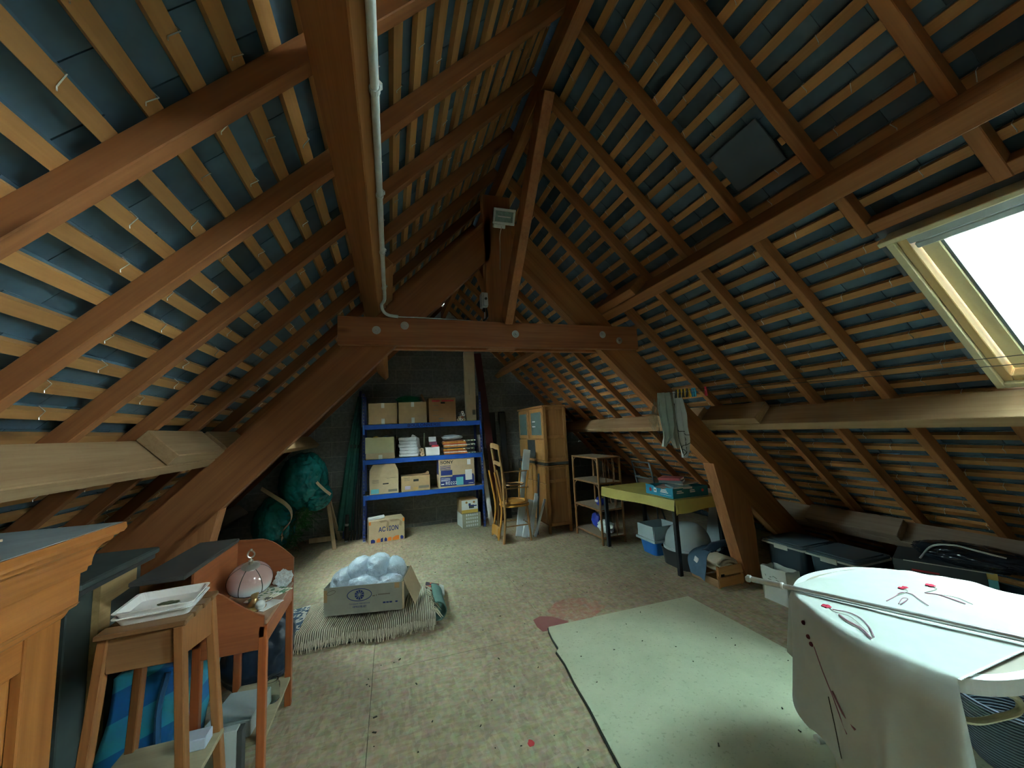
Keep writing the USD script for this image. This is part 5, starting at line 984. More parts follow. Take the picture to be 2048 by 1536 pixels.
M["stain_b"] = mat("red_stain", {"tc": ("texture_coordinate", {}), "n": ("noise_texture", {"scale": 22.0, "detail": 5, "roughness": 0.7}), "mr": ("map_range", {"from_min": 0.42, "from_max": 0.68, "to_min": 0.0, "to_max": 0.38, "clamp": True}), "t": ("transparent_bsdf", {}), "d": ("diffuse_bsdf", {"color": (0.33, 0.10, 0.08)}), "m": ("mix_closure", {})}, [("tc.object", "n.vector"), ("n.fac", "mr.value"), ("mr.result", "m.fac"), ("t.BSDF", "m.closure1"), ("d.BSDF", "m.closure2")], surface="m.closure")
obj("paint_stain", MB().prism([(1.050, 2.83), (1.035, 2.91), (1.045, 3.02), (1.115, 3.055), (1.20, 3.01), (1.28, 2.90), (1.30, 2.82)], 0.0002, 0.0007, "z"), M["stain_a"], fl, label="pinkish paint stain at the mat's corner"); obj("paint_stain", splat((1.42, 3.06), (0.23, 0.19), 4), M["stain_b"], fl, label="reddish spatter beyond the mat"); obj("paint_stain", splat((0.62, 1.92), (0.016, 0.02), 9), M["red_print"], fl, label="small red drop near the bottom of the picture")
cr_ = MB(); r2 = np.random.RandomState(21)
for i in range(150):
    x, y = r2.uniform(-0.3, 2.6), r2.uniform(1.5, 5.6)
    onmat = x > 1.0 and y < 2.85 and x < 2.4
    z = 0.0117 if onmat else 0.0004
    s_ = r2.uniform(0.002, 0.006) * (1.6 if i % 9 == 0 else 1); cr_.box((x, y, z + 0.0016), (s_ * r2.uniform(1, 3.5), s_, 0.003), Rz(r2.rand() * 3))
tag(obj("floor_crumbs", cr_, plain("crumbs", (0.06, 0.055, 0.045), 0.9, 0.4)), "dark crumbs and splinters scattered over the floor and mat", "crumbs", kind="stuff")

# ================================================================ right side: rattan shelf, yellow table and what stands under it
M["rattan"] = wood("rattan_cane", (0.36, 0.19, 0.085), (0.20, 0.095, 0.04), "z", rough=0.4, knots=False); M["rattan_top"] = plain("rattan_weave", (0.30, 0.24, 0.17), 0.8, 0.2, 50)
rs = T("rattan_shelf", "cane shelf unit with four shelves beside the kitchen cupboard", "shelf", (2.64, 4.73, 0))
a0, b0 = np.array([2.470, 5.045]), np.array([2.492, 4.395]); dp = np.array([0.325, 0.012])
cor = [a0, b0, b0 + dp, a0 + dp]
def c3(p, z): return np.array([p[0], p[1], z])
for p in cor: rs.p("post", MB().cyl(c3(p, 0.0), c3(p, 1.075), 0.0145, n=10), M["rattan"], smooth=40)
for z in (0.085, 0.415, 0.745, 1.065):
    for i in range(4):
        p, q = cor[i], cor[(i + 1) % 4]; rs.p("rail", MB().cyl(c3(p, z), c3(q, z), 0.0115, n=8), M["rattan"], smooth=40)
    if z < 1.0: rs.p("shelf_top", MB().prism([tuple(p) for p in cor], z + 0.006, z + 0.014, "z"), M["rattan_top"])
    else: rs.p("shelf_top", MB().prism([tuple(p) for p in cor], z + 0.0005, z + 0.0105, "z"), M["rattan_top"])
for (z0, z1) in ((0.085, 0.415), (0.415, 0.745), (0.745, 1.065)):
    for k in range(1, 5):
        p = cor[3] + (cor[2] - cor[3]) * k / 5; rs.p("back_bar", MB().cyl(c3(p, z0), c3(p, z1), 0.0065, n=6), M["rattan"], smooth=40)
    for k in range(1, 3):
        p = cor[1] + (cor[2] - cor[1]) * k / 3; rs.p("side_bar", MB().cyl(c3(p, z0), c3(p, z1), 0.0065, n=6), M["rattan"], smooth=40)
    for p, q in ((cor[0], cor[1]), (cor[1], cor[0])):
        d = (q - p) / np.linalg.norm(q - p); rs.p("corner_arc", MB().tube([c3(p + d * (0.012 + 0.085 * (1 - math.cos(t))), z1 - 0.10 + 0.088 * math.sin(t)) for t in np.linspace(0, PI/2, 8)], 0.006, 6), M["rattan"], smooth=40)
cobalt = plain("cobalt_plastic", (0.02, 0.05, 0.42), 0.3, 0.1)
hl = T("blue_helmet", "small cobalt blue and white helmet on the cane shelf's second board", "helmet", (2.62, 4.62, 0.43)); hl.p("shell", blob((2.62, 4.62, 0.492), (0.055, 0.075, 0.062), 2, 0.08, 1.5, 3, 0.4305), cobalt, smooth=True); hl.p("visor", MB().box((2.565, 4.62, 0.50), (0.012, 0.07, 0.03), Ry(0.3), 0.004), M["white"])
one("white_bundle", blob((2.67, 4.60, 0.165), (0.085, 0.15, 0.075), 6, 0.45, 2.2, 4, 0.1005), M["white_cloth"], "crumpled white cloth bundle on the cane shelf's bottom board", "bundle", smooth=True)
one("blue_bag", blob((2.68, 4.86, 0.19), (0.06, 0.085, 0.10), 7, 0.35, 2.0, 3, 0.1005), cobalt, "cobalt blue bag at the far end of the cane shelf's bottom board", "bag", smooth=True)

M["yellow_cloth"] = plain("yellow_oilcloth", (0.52, 0.43, 0.115), 0.55, 0.10, 6); M["dark_steel"] = plain("dark_table_steel", (0.020, 0.024, 0.030), 0.45, 0.1, metal=0.3)
tbt = T("side_table", "table with dark square metal legs standing under a yellow cloth", "table", (2.88, 3.79, 0))
F_ = [(2.520, 4.375), (2.648, 3.215), (3.238, 3.215), (3.115, 4.39)]
cen = np.mean(F_, 0); ins = lambda p, k: tuple(cen + (np.asarray(p) - cen) * k)
tbt.p("top", MB().prism([ins(p, 0.985) for p in F_], 0.690, 0.712, "z"), M["dark"])
for i, p in enumerate(F_):
    q = np.array(ins(p, 0.94)); tbt.p("leg", b2((q[0] - 0.020, q[1] - 0.020, 0.0), (q[0] + 0.020, q[1] + 0.020, 0.689), 0.003), M["dark_steel"])
    q2 = np.array(ins(F_[(i + 1) % 4], 0.94)); tbt.p("rail", MB().beam(c3(q, 0.668), c3(q2, 0.668), 0.018, 0.04), M["dark_steel"])
yc = T("table_cloth", "yellow cloth with a pointed hanging corner on the side table", "tablecloth", (2.88, 3.79, 0.60))
top = MB(); n_ = 24
top.prism([ins(p, 1.0) for p in F_], 0.7125, 0.7165, "z"); yc.p("cloth_top", top, M["yellow_cloth"])
def hang(p, q, d0, d1, out):
    P = []; p, q, out = np.asarray(p), np.asarray(q), np.asarray(out)
    for t in np.linspace(0, 1, 30):
        b_ = p + (q - p) * t; dd = d0 + (d1 - d0) * t + 0.006 * math.sin(7 * t)
        P.append([(*(b_ + out * (0.004 + 0.012 * v * (1 + 0.6 * math.sin(9 * t)))), 0.7165 - dd * v) for v in np.linspace(0, 1, 6)])
    return MB().grid(np.array(P), 0.003)
yc.p("cloth_front", hang(F_[0], F_[1], 0.105, 0.098, (-1, 0)), M["yellow_cloth"], smooth=True); yc.p("cloth_side", hang(F_[1], F_[2], 0.125, 0.105, (0, -1)), M["yellow_cloth"], smooth=True); yc.p("cloth_back", hang(F_[2], F_[3], 0.10, 0.10, (1, 0)), M["yellow_cloth"], smooth=True); yc.p("cloth_far_side", hang(F_[3], F_[0], 0.10, 0.14, (0, 1)), M["yellow_cloth"], smooth=True)
yc.p("corner_fold", MB().hull([(2.643, 3.21, 0.7165), (2.640, 3.205, 0.60), (2.637, 3.196, 0.575), (2.690, 3.205, 0.60), (2.690, 3.210, 0.715), (2.655, 3.190, 0.62)]), M["yellow_cloth"])
tr_ = T("fruit_tray", "printed blue cardboard tray full of books and papers on the yellow table", "tray", (2.89, 3.50, 0.7168))
M["tray_blue"] = plain("tray_blue_card", (0.02, 0.27, 0.46), 0.6, 0.06); M["tray_teal"] = plain("tray_teal_card", (0.02, 0.22, 0.28), 0.6, 0.06)
x0, x1, y0_, y1_, z0 = 2.690, 3.13, 3.285, 3.715, 0.7170
tr_.p("bottom", b2((x0, y0_, z0), (x1, y1_, z0 + 0.004)), M["tray_blue"])
tr_.p("front_wall", MB().prism([(y0_, z0 + 0.004), (y1_, z0 + 0.004), (y1_, z0 + 0.105), (y1_ - 0.12, z0 + 0.100), (y1_ - 0.17, z0 + 0.080), (y0_ + 0.14, z0 + 0.080), (y0_ + 0.09, z0 + 0.098), (y0_, z0 + 0.102)], x0, x0 + 0.004, "x"), M["tray_blue"])
tr_.p("back_wall", b2((x1 - 0.004, y0_, z0 + 0.004), (x1, y1_, z0 + 0.095)), M["tray_blue"]); tr_.p("side_wall", b2((x0 + 0.0045, y0_, z0 + 0.004), (x1 - 0.0045, y0_ + 0.004, z0 + 0.095)), M["tray_teal"]); tr_.p("side_wall", b2((x0 + 0.0045, y1_ - 0.004, z0 + 0.004), (x1 - 0.0045, y1_, z0 + 0.095)), M["tray_teal"])
xp = x0 - 0.0012
tr_.p("printed_fruit", MB().cyl((xp + 0.001, 3.635, z0 + 0.052), (xp, 3.635, z0 + 0.052), 0.020, n=14), M["red_print"]); tr_.p("printed_square", b2((xp, 3.535, z0 + 0.032), (xp + 0.001, 3.580, z0 + 0.078)), M["paper"]); tr_.p("printed_square", b2((xp - 0.0003, 3.548, z0 + 0.044), (xp, 3.568, z0 + 0.064)), M["grey_print"])
for a, b_, z in ((3.37, 3.47, 0.056), (3.38, 3.46, 0.07), (3.355, 3.475, 0.042), (3.31, 3.48, 0.024)): tr_.p("printed_line", b2((xp, a, z0 + z), (xp + 0.001, b_, z0 + z + (0.010 if z > 0.03 else 0.003))), M["paper"])
for a, b_, z in ((2.735, 2.82, 0.045), (2.74, 2.80, 0.062), (2.90, 2.96, 0.062), (2.90, 2.965, 0.045)): tr_.p("printed_line", b2((a, y0_ - 0.0012, z0 + z), (b_, y0_ - 0.0002, z0 + z + 0.011)), M["paper"])
tr_.p("printed_fruit", MB().cyl((3.06, y0_ - 0.0002, z0 + 0.055), (3.06, y0_ - 0.0012, z0 + 0.055), 0.015, n=14), M["red_print"])
bk = [((0.55, 0.50, 0.40), 2.86, 3.48, 0.30, 0.22, 0.30, 0.030, "thick cream book lowest in the blue tray"), ((0.10, 0.13, 0.15), 3.00, 3.44, -0.12, 0.20, 0.26, 0.026, "dark book low in the blue tray"), ((0.30, 0.18, 0.14), 2.87, 3.52, 0.5, 0.21, 0.27, 0.018, "brown book in the middle of the blue tray's pile"), ((0.16, 0.27, 0.32), 2.86, 3.40, -0.35, 0.19, 0.25, 0.022, "blue-grey book slanting at the tray's near corner"), ((0.50, 0.47, 0.42), 2.98, 3.52, 0.15, 0.24, 0.30, 0.006, "pale papers spread over the tray's books"), ((0.14, 0.20, 0.22), 2.92, 3.56, 0.7, 0.19, 0.24, 0.026, "dark teal book under the red one"), ((0.50, 0.10, 0.12), 2.91, 3.56, 0.62, 0.18, 0.23, 0.024, "red book on top of the blue tray's pile")]
z = z0 + 0.0075
for c_, x, y, a, w_, l_, h_, lab in bk:
    t = T("book", lab, "book", (x, y, z)); Rk = Rz(a) @ Rx(0.0)
    cm = plain(f"book_cover_{len(used)}", c_, 0.5, 0.12, 12)
    t.p("pages", MB().box((x, y, z + h_ / 2), (w_ - 0.006, l_ - 0.006, max(h_ - 0.005, 0.003)), Rk), M["paper"]); cv = MB(); cv.box((x, y, z + 0.001), (w_, l_, 0.002), Rk); cv.box((x, y, z + h_ - 0.001), (w_, l_, 0.002), Rk); cv.box(np.array([x, y, z + h_/2]) + Rk @ np.array([-w_/2, 0, 0]), (0.002, l_, h_), Rk); t.p("cover", cv, cm); z += h_ + 0.0015
gc = T("metal_chair", "grey tubular metal chair back behind the yellow table", "chair", (3.35, 4.50, 0))
M["grey_tube"] = plain("grey_enamel_tube", (0.17, 0.22, 0.25), 0.4, 0.1)
for y in (4.315, 4.69): gc.p("back_post", MB().tube([(3.44, y, 0.0), (3.32, y, 0.42), (3.20, y, 0.97)], 0.011, 8), M["grey_tube"], smooth=40); gc.p("front_leg", MB().cyl((3.56, y, 0.0), (3.54, y, 0.43), 0.011, n=8), M["grey_tube"], smooth=40)
for z in (0.965, 0.885, 0.755): gc.p("back_rail", MB().cyl((3.20 + (0.97 - z) * 0.2, 4.315, z), (3.20 + (0.97 - z) * 0.2, 4.69, z), 0.010, n=8), M["grey_tube"], smooth=40)
gc.p("seat", b2((3.33, 4.32, 0.431), (3.58, 4.685, 0.448), 0.005), M["grey_tube"])

# under the table
lb = T("litter_box", "cat litter box with a blue base and a pale grey upper part under the table", "litter box", (2.965, 3.925, 0))
def tub(mbx, x0, x1, y0, y1, z0, z1, gr, r=0.05, th=0.006, n=6):
    def rr(g, z):
        pts = []
        for sx, sy, a0 in ((1,1,0), (-1,1,PI/2), (-1,-1,PI), (1,-1,1.5*PI)):
            for t in np.linspace(0, PI/2, n): pts.append([(x0+x1)/2 + sx * ((x1-x0)/2 + g - r) + r * math.cos(a0 + t), (y0+y1)/2 + sy * ((y1-y0)/2 + g - r) + r * math.sin(a0 + t), z])
        return pts
    L = [rr(0, z0), rr(gr, z1), rr(gr - th, z1), rr(-th, z0 + th)]; m = 4 * n; V = np.array(sum(L, [])); F = [[i*m+k, i*m+(k+1) % m, (i+1)*m+(k+1) % m, (i+1)*m+k] for i in range(3) for k in range(m)]
    mbx.add(V, F); c = len(V)
    mbx.add(np.array(L[0] + [[(x0+x1)/2, (y0+y1)/2, z0]]), [[m, (k+1) % m, k] for k in range(m)]); mbx.add(np.array(L[3] + [[(x0+x1)/2, (y0+y1)/2, z0 + th]]), [[m, k, (k+1) % m] for k in range(m)]); return mbx
lblue = plain("litter_blue", (0.02, 0.16, 0.50), 0.3, 0.04); lgrey = plain("litter_grey", (0.42, 0.50, 0.53), 0.35, 0.04)
lb.p("base", tub(MB(), 2.81, 3.11, 3.80, 4.05, 0.0, 0.150, 0.022), lblue, smooth=40)
lb.p("rim", MB().prism(sbox(2.775, 3.765, 3.145, 4.085).buffer(0.012).difference(sbox(2.80, 3.79, 3.12, 4.06)), 0.150, 0.176, "z"), lgrey)
mb = MB()
for (xa, ya_, xb_, yb_) in ((2.785, 3.775, 3.135, 3.783), (2.785, 4.067, 3.135, 4.075), (2.785, 3.783, 2.793, 4.067), (3.127, 3.783, 3.135, 4.067)): mb.hull([(xa, ya_, 0.176), (xb_, ya_, 0.176), (xa, yb_, 0.176), (xb_, yb_, 0.176), (xa + 0.012, ya_ + 0.006, 0.318), (xb_ - 0.012, ya_ + 0.006, 0.318), (xa + 0.012, yb_ - 0.0, 0.318), (xb_ - 0.012, yb_ - 0.0, 0.318)])
lb.p("upper_part", mb, lgrey); lb.p("litter_bed", b2((2.82, 3.81, 0.05), (3.10, 4.04, 0.065), 0.002), M["dark"])
hb = T("hooded_tray", "rounded grey hood on a dark base under the table's front leg", "litter box", (2.965, 3.47, 0))
hb.p("base", tub(MB(), 2.77, 3.17, 3.27, 3.67, 0.0, 0.170, 0.018, 0.10), M["black"], smooth=40)
P = [[(2.97 + 0.228 * math.cos(e) ** 0.75 * math.cos(a), 3.47 + 0.222 * math.cos(e) ** 0.75 * math.sin(a), 0.195 + 0.225 * math.sin(e)) for a in np.linspace(0, 2*PI, 49)] for e in np.linspace(0, PI/2 - 0.001, 16)]
hb.p("hood", MB().grid(np.array(P)), plain("hood_grey", (0.40, 0.48, 0.50), 0.22, 0.04), smooth=True); hb.p("hood_rim", MB().prism(Polygon([(2.97 + 0.245 * math.cos(a), 3.47 + 0.24 * math.sin(a)) for a in np.linspace(0, 2*PI, 48, endpoint=False)]), 0.171, 0.195, "z"), lgrey)
def drape(name, lab, pts, m, seed, amp=0.02, th=0.004, cat="cloth"):
    """a sheet over a coarse grid of points"""
    P = np.asarray(pts, float); from_ = [bez(r, 6) for r in P]; Q = np.array([bez(np.array([f[i] for f in from_]), 6) for i in range(len(from_[0]))]).transpose(1, 0, 2)
    Q[:, :, 2] += amp * (meshkit.fbm(Q * 9 + seed, 3, seed) - 0.5); Q[:, :, 2] = np.maximum(Q[:, :, 2], 0.012)
    return one(name, MB().grid(Q, th), m, lab, cat, smooth=True)
navy_film = plain("navy_sheet", (0.025, 0.05, 0.085), 0.35, 0.2, 8); grey_blue = plain("grey_blue_cloth", (0.08, 0.16, 0.24), 0.8, 0.15, 10); cream_cloth = plain("cream_cloth", (0.58, 0.54, 0.41), 0.9, 0.10, 12)
ct = T("wooden_crate", "slatted wooden crate heaped with cloths at the foot of the truss post", "crate", (2.89, 3.03, 0))
M["crate_wood"] = wood("crate_wood", (0.58, 0.31, 0.12), (0.42, 0.20, 0.07), "x", knots=False, rough=0.7); M["crate_wood_y"] = wood("crate_wood_y", (0.52, 0.34, 0.18), (0.38, 0.23, 0.11), "y", knots=False, rough=0.7)
for z in (0.012, 0.105): ct.p("end_slat", b2((2.752, 2.866, z), (3.030, 2.874, z + 0.076), 0.001), M["crate_wood"]); ct.p("end_slat", b2((2.752, 3.186, z), (3.030, 3.194, z + 0.076), 0.001), M["crate_wood"])
ct.p("side_slat", b2((2.744, 2.872, 0.010), (2.7515, 3.190, 0.075), 0.001), M["crate_wood_y"]); ct.p("side_slat", b2((3.031, 2.872, 0.010), (3.038, 3.190, 0.17), 0.001), M["crate_wood_y"])
for x in (2.754, 3.008):
    for y in (2.8755, 3.164): ct.p("corner_post", b2((x, y, 0.0), (x + 0.020, y + 0.020, 0.183), 0.001), M["crate_wood"])
ct.p("bottom_board", b2((2.755, 2.897, 0.004), (3.028, 3.163, 0.009)), M["crate_wood"]); ct.p("handle_plate", b2((2.775, 2.8640, 0.098), (2.812, 2.8655, 0.120)), M["black"])
for i, (z, dx) in enumerate(((0.125, 0), (0.155, 0.02), (0.185, -0.01))):
    drape("folded_cloth", ["lowest cream cloth in the wooden crate", "middle cream cloth in the wooden crate", "topmost cream cloth bulging from the wooden crate"][i], [[(2.80 + dx, y, z + 0.0), (2.86 + dx, y, z + 0.035), (2.94 + dx, y, z + 0.030), (3.005 + dx, y, z - 0.01)] for y in (2.90, 2.98, 3.06)], cream_cloth, 3 + i, 0.012, 0.022)
drape("blue_grey_cloth", "blue-grey cloth spilling over the crate's left side to the floor", [[(2.70, 2.99, 0.035), (2.715, 3.06, 0.045), (2.705, 3.16, 0.055)], [(2.725, 2.98, 0.14), (2.73, 3.08, 0.16), (2.72, 3.20, 0.17)], [(2.80, 3.03, 0.235), (2.80, 3.12, 0.24), (2.79, 3.22, 0.23)], [(2.95, 3.08, 0.265), (2.95, 3.16, 0.27), (2.94, 3.24, 0.25)]], grey_blue, 5)
drape("navy_sheet", "dark navy plastic sheets piled behind the wooden crate", [[(2.83, 3.22, 0.20), (2.84, 3.10, 0.262), (2.87, 3.05, 0.25)], [(3.02, 3.24, 0.26), (3.02, 3.13, 0.30), (3.03, 3.05, 0.27)], [(3.2, 3.24, 0.25), (3.22, 3.14, 0.29), (3.24, 3.02, 0.26)], [(3.36, 3.22, 0.22), (3.38, 3.12, 0.25), (3.40, 3.02, 0.22)]], navy_film, 8, 0.05)
one("bubble_sheet", MB().box((2.735, 3.115, 0.16), (0.012, 0.05, 0.10), Ry(0.15) @ Rx(0.3), 0.004), M["white_cloth"], "white rag hanging at the crate's left edge", "rag")
one("navy_sack", blob((3.18, 3.14, 0.115), (0.13, 0.10, 0.115), 4, 0.3, 2.2, 3, 0.002), navy_film, "dark navy sack supporting the plastic sheets behind the crate", "sack", smooth=True)
one("polystyrene_panel", MB().box((3.56, 3.52, 0.30), (0.05, 0.50, 0.58), Ry(0.25), 0.004), plain("grey_polystyrene", (0.34, 0.41, 0.45), 0.8, 0.06), "pale grey insulation panel leaning under the right slope behind the table", "panel")

# paper bag, storage totes, black box
pb = T("paper_bag", "open white paper bag with dark handwriting beside the storage totes", "bag", (3.02, 2.49, 0))
corn = [(2.945, 2.600), (2.945, 2.385), (3.06, 2.365), (3.065, 2.585)]
M["bag_paper"] = plain("bag_paper", (0.60, 0.66, 0.62), 0.8, 0.05)
for i in range(4):
    p, q = np.array(corn[i]), np.array(corn[(i + 1) % 4]); P = np.array([[(*(p + (q - p) * t + (np.array([0.006, 0.0]) * math.sin(3 * t + 5 * v))), 0.265 * v + (0.004 * math.sin(9 * t) if v == 1 else 0)) for v in np.linspace(0, 1, 6)] for t in np.linspace(0, 1, 8)]); pb.p("side", MB().grid(P, 0.002), M["bag_paper"], smooth=30)
pb.p("bottom", MB().prism(corn, 0.0005, 0.002, "z"), M["bag_paper"])
for (ya_, yb_, za, zb) in ((2.575, 2.560, 0.215, 0.19), (2.555, 2.525, 0.205, 0.20), (2.53, 2.50, 0.19, 0.197), (2.50, 2.465, 0.205, 0.195), (2.475, 2.45, 0.182, 0.178), (2.545, 2.47, 0.172, 0.168), (2.46, 2.43, 0.165, 0.162)): pb.p("handwriting", MB().beam((2.9405, ya_, za), (2.9405, yb_, zb), 0.0035, 0.001, (1, 0, 0)), M["dark"])
M["tote_body"] = plain("tote_dark_plastic", (0.035, 0.060, 0.080), 0.4, 0.08); M["tote_lid"] = plain("tote_lid_dark", (0.060, 0.095, 0.125), 0.45, 0.08); M["clip"] = plain("tote_grey_clip", (0.52, 0.54, 0.50), 0.35, 0.04)
def tote(y0, y1, lab):
    t = T("storage_tote", lab, "storage tote", (3.41, (y0+y1)/2, 0)); x0, x1 = 3.20, 3.60
    t.p("tub", tub(MB(), x0 + 0.045, x1 - 0.045, y0 + 0.04, y1 - 0.04, 0.0, 0.375, 0.022, 0.04), M["tote_body"], smooth=40)
    t.p("lid", MB().prism(sbox(x0 + 0.03, y0 + 0.03, x1 - 0.03, y1 - 0.03).buffer(0.028), 0.386, 0.404, "z").prism(sbox(x0 + 0.05, y0 + 0.05, x1 - 0.05, y1 - 0.05).buffer(0.02), 0.404, 0.412, "z"), M["tote_lid"])
    t.p("rim", MB().prism(sbox(x0 + 0.02, y0 + 0.02, x1 - 0.02, y1 - 0.02).buffer(0.022).difference(sbox(x0 + 0.045, y0 + 0.045, x1 - 0.045, y1 - 0.045)), 0.372, 0.3855, "z"), M["clip"])
    ym = (y0 + y1) / 2; t.p("clip", b2((x0 - 0.012, ym - 0.06, 0.352), (x0 - 0.0025, ym + 0.06, 0.392), 0.003), M["clip"]); return t
tote(2.415, 2.795, "dark lidded storage tote nearest the truss post"); tote(2.035, 2.410, "dark lidded storage tote next to the black carton")
kb = T("black_carton", "dark printed carton with red lettering and a yellow corner label by the roof slope", "box", (3.58, 1.72, 0))
kR = Rz(0.40); kc = np.array([3.66, 1.78, 0.225]); kb.p("carton", MB().box(kc, (0.36, 0.47, 0.45), kR, 0.004), plain("charcoal_card", (0.045, 0.06, 0.07), 0.45, 0.1))
kf = lambda x, y, z: kc + kR @ np.array([x, y, z])
kb.p("red_lettering", MB().box(kf(-0.1805, 0.08, 0.165), (0.001, 0.13, 0.012), kR), M["red_print"]); kb.p("edge_strip", MB().box(kf(-0.181, -0.02, 0.222), (0.0015, 0.40, 0.006), kR), M["clip"]); kb.p("corner_label", MB().box(kf(-0.181, -0.212, 0.205), (0.0015, 0.045, 0.04), kR), plain("yellow_label", (0.75, 0.55, 0.15), 0.6, 0.05)); kb.p("cyan_label", MB().box(kf(-0.181, -0.212, 0.16), (0.0015, 0.04, 0.05), kR), M["cyan_print"])
one("black_film", crumple((3.66, 1.62, 0.51), (0.13, 0.24, 0.058), 13, 0.3, 0.4515, 4), plain("black_shiny_film", (0.015, 0.02, 0.03), 0.12, 0.2), "crumpled shiny black plastic film lying on the dark carton", "film", smooth=True)
one("white_hose", MB().tube(bez([(3.52, 1.83, 0.458), (3.53, 1.76, 0.555), (3.55, 1.66, 0.585), (3.56, 1.55, 0.575), (3.58, 1.44, 0.56)], 8), 0.006, 8), M["clip"], "thin pale hose arching over the black film", "hose", smooth=40)

# ================================================================ oval table with the embroidered cloth
ZT = 0.772
ov = T("oval_table", "oval white-rimmed folding table with cream tube legs under the embroidered cloth", "table", (1.87, 1.0, 0))
oc = bez_closed([(1.600, 1.272), (1.74, 1.345), (1.90, 1.362), (2.08, 1.325), (2.215, 1.20), (2.275, 1.0), (2.25, 0.80), (2.10, 0.675), (1.86, 0.635), (1.62, 0.648), (1.475, 0.700), (1.430, 0.80), (1.455, 0.98), (1.52, 1.17)], 8)
op = Polygon(oc)
ov.p("top", MB().prism(op.buffer(-0.028), ZT - 0.024, ZT - 0.002, "z"), plain("tan_tabletop", (0.42, 0.36, 0.30), 0.5, 0.08))
ov.p("rim", MB().prism(op.difference(op.buffer(-0.0275)), ZT - 0.040, ZT, "z"), M["white"])
M["cream_tube"] = plain("cream_tube", (0.55, 0.52, 0.38), 0.35, 0.05)
ov.p("leg", MB().beam((1.575, 0.80, 0.735), (1.600, 0.80, 0.0), 0.020, 0.034, (1, 0, 0), 0.006), M["cream_tube"]); ov.p("leg", MB().beam((1.66, 1.20, 0.735), (1.66, 1.22, 0.0), 0.02, 0.03, (1, 0, 0), 0.006), M["cream_tube"])
ov.p("leg", MB().cyl((2.10, 0.85, 0.735), (2.12, 0.85, 0.0), 0.014, n=10), M["cream_tube"], smooth=40); ov.p("leg", MB().cyl((2.05, 1.18, 0.735), (2.06, 1.30, 0.03), 0.014, n=10), M["cream_tube"], smooth=40)
loop = bez_closed([(1.565, 0.775, 0.712), (1.63, 0.775, 0.698), (1.715, 0.775, 0.655), (1.80, 0.775, 0.615), (1.848, 0.775, 0.582), (1.835, 0.775, 0.556), (1.75, 0.775, 0.562), (1.61, 0.775, 0.585), (1.505, 0.775, 0.635), (1.510, 0.775, 0.680)], 6)
ov.p("brace_loop", MB().tube(loop, 0.0095, 8, closed=True), M["cream_tube"], smooth=40); ov.p("brace_bar", MB().tube(bez([(1.585, 0.79, 0.668), (1.64, 0.785, 0.672), (1.70, 0.778, 0.665)], 4), 0.006, 6), M["cream_tube"], smooth=40)
ov.p("foot_tube", MB().cyl((1.835, 1.438, 0.021), (2.10, 1.375, 0.021), 0.019, n=14), M["clip"], smooth=40)
M["linen"] = plain("white_linen", (0.56, 0.60, 0.58), 0.85, 0.05, 14)
tc = T("embroidered_cloth", "white cloth embroidered with red berries and mauve leaves hanging off the oval table", "tablecloth", (1.7, 1.0, 0.35))
# one sheet: columns run across the table edge and down
fold = bez([(1.622, 1.285), (1.535, 1.215), (1.465, 1.09), (1.420, 0.96), (1.405, 0.84), (1.420, 0.735), (1.428, 0.703)], 12)
inner = bez([(1.80, 1.30), (2.02, 1.27), (2.11, 1.22), (2.20, 1.13), (2.235, 0.98), (2.20, 0.78), (1.80, 0.712)], 12)
nU = len(fold); hem = np.interp(np.linspace(0, 1, nU), [0, .12, .25, .4, .6, .8, .92, 1], [0.50, 0.42, 0.33, 0.30, 0.33, 0.36, 0.42, 0.54])
P = []
for i, u in enumerate(np.linspace(0, 1, nU)):
    f, q = fold[i], inner[i]; row = []
    for t in np.linspace(1, 0, 26):
        p_ = f + (q - f) * t; row.append((p_[0], p_[1], ZT + 0.0045 + 0.007 * meshkit.fbm(np.array([p_[0] * 9, p_[1] * 9, 2.0]), 3, 3) + 0.012 * max(0, t - 0.86) / 0.14 * meshkit.noise(np.array([u * 14, 0, 5.0]))))
    nrm = unit(np.array([-(fold[min(i+1, nU-1)] - fold[max(i-1, 0)])[1], (fold[min(i+1, nU-1)] - fold[max(i-1, 0)])[0]])); nrm = nrm if nrm[0] < 0 else -nrm
    for v in np.linspace(0.04, 1, 24):
        wv = math.sin(u * 30 + 1.2 * v + 1.5 * math.sin(u * 11)); off = (0.014 + 0.040 * v * (0.5 + 0.5 * wv)) * min(1, v * 5 + 0.3) + 0.010 * v
        row.append((f[0] + nrm[0] * off + 0.02 * v, f[1] + nrm[1] * off, ZT + 0.002 - (ZT - hem[i] - 0.018 * math.sin(u * 26)) * v))
    P.append(row)
P = np.array(P); tc.p("cloth", MB().grid(P, 0.0022), M["linen"], smooth=True)
def on_top(x, y): return np.array([x, y, ZT + 0.0135])
M["mauve"] = plain("mauve_thread", (0.36, 0.18, 0.24), 0.8, 0.1); M["berry"] = plain("berry_thread", (0.60, 0.02, 0.07), 0.7, 0.1); M["stem"] = plain("grey_green_thread", (0.38, 0.42, 0.36), 0.8, 0.1)
for x, y, s_ in ((1.949, 1.088, 0.010), (1.969, 1.087, 0.009), (2.075, 1.060, 0.014), (1.537, 1.100, 0.014)):
    m_ = MB()
    for a in np.linspace(0, 2*PI, 5, endpoint=False): m_.lathe([(0, 0.0016), (s_ * 0.5, 0.0012), (s_ * 0.55, 0), (0, 0)][::-1], on_top(x, y) + [s_ * 0.6 * math.cos(a), s_ * 0.6 * math.sin(a), 0], 8)
    tc.p("berry", m_, M["berry"])
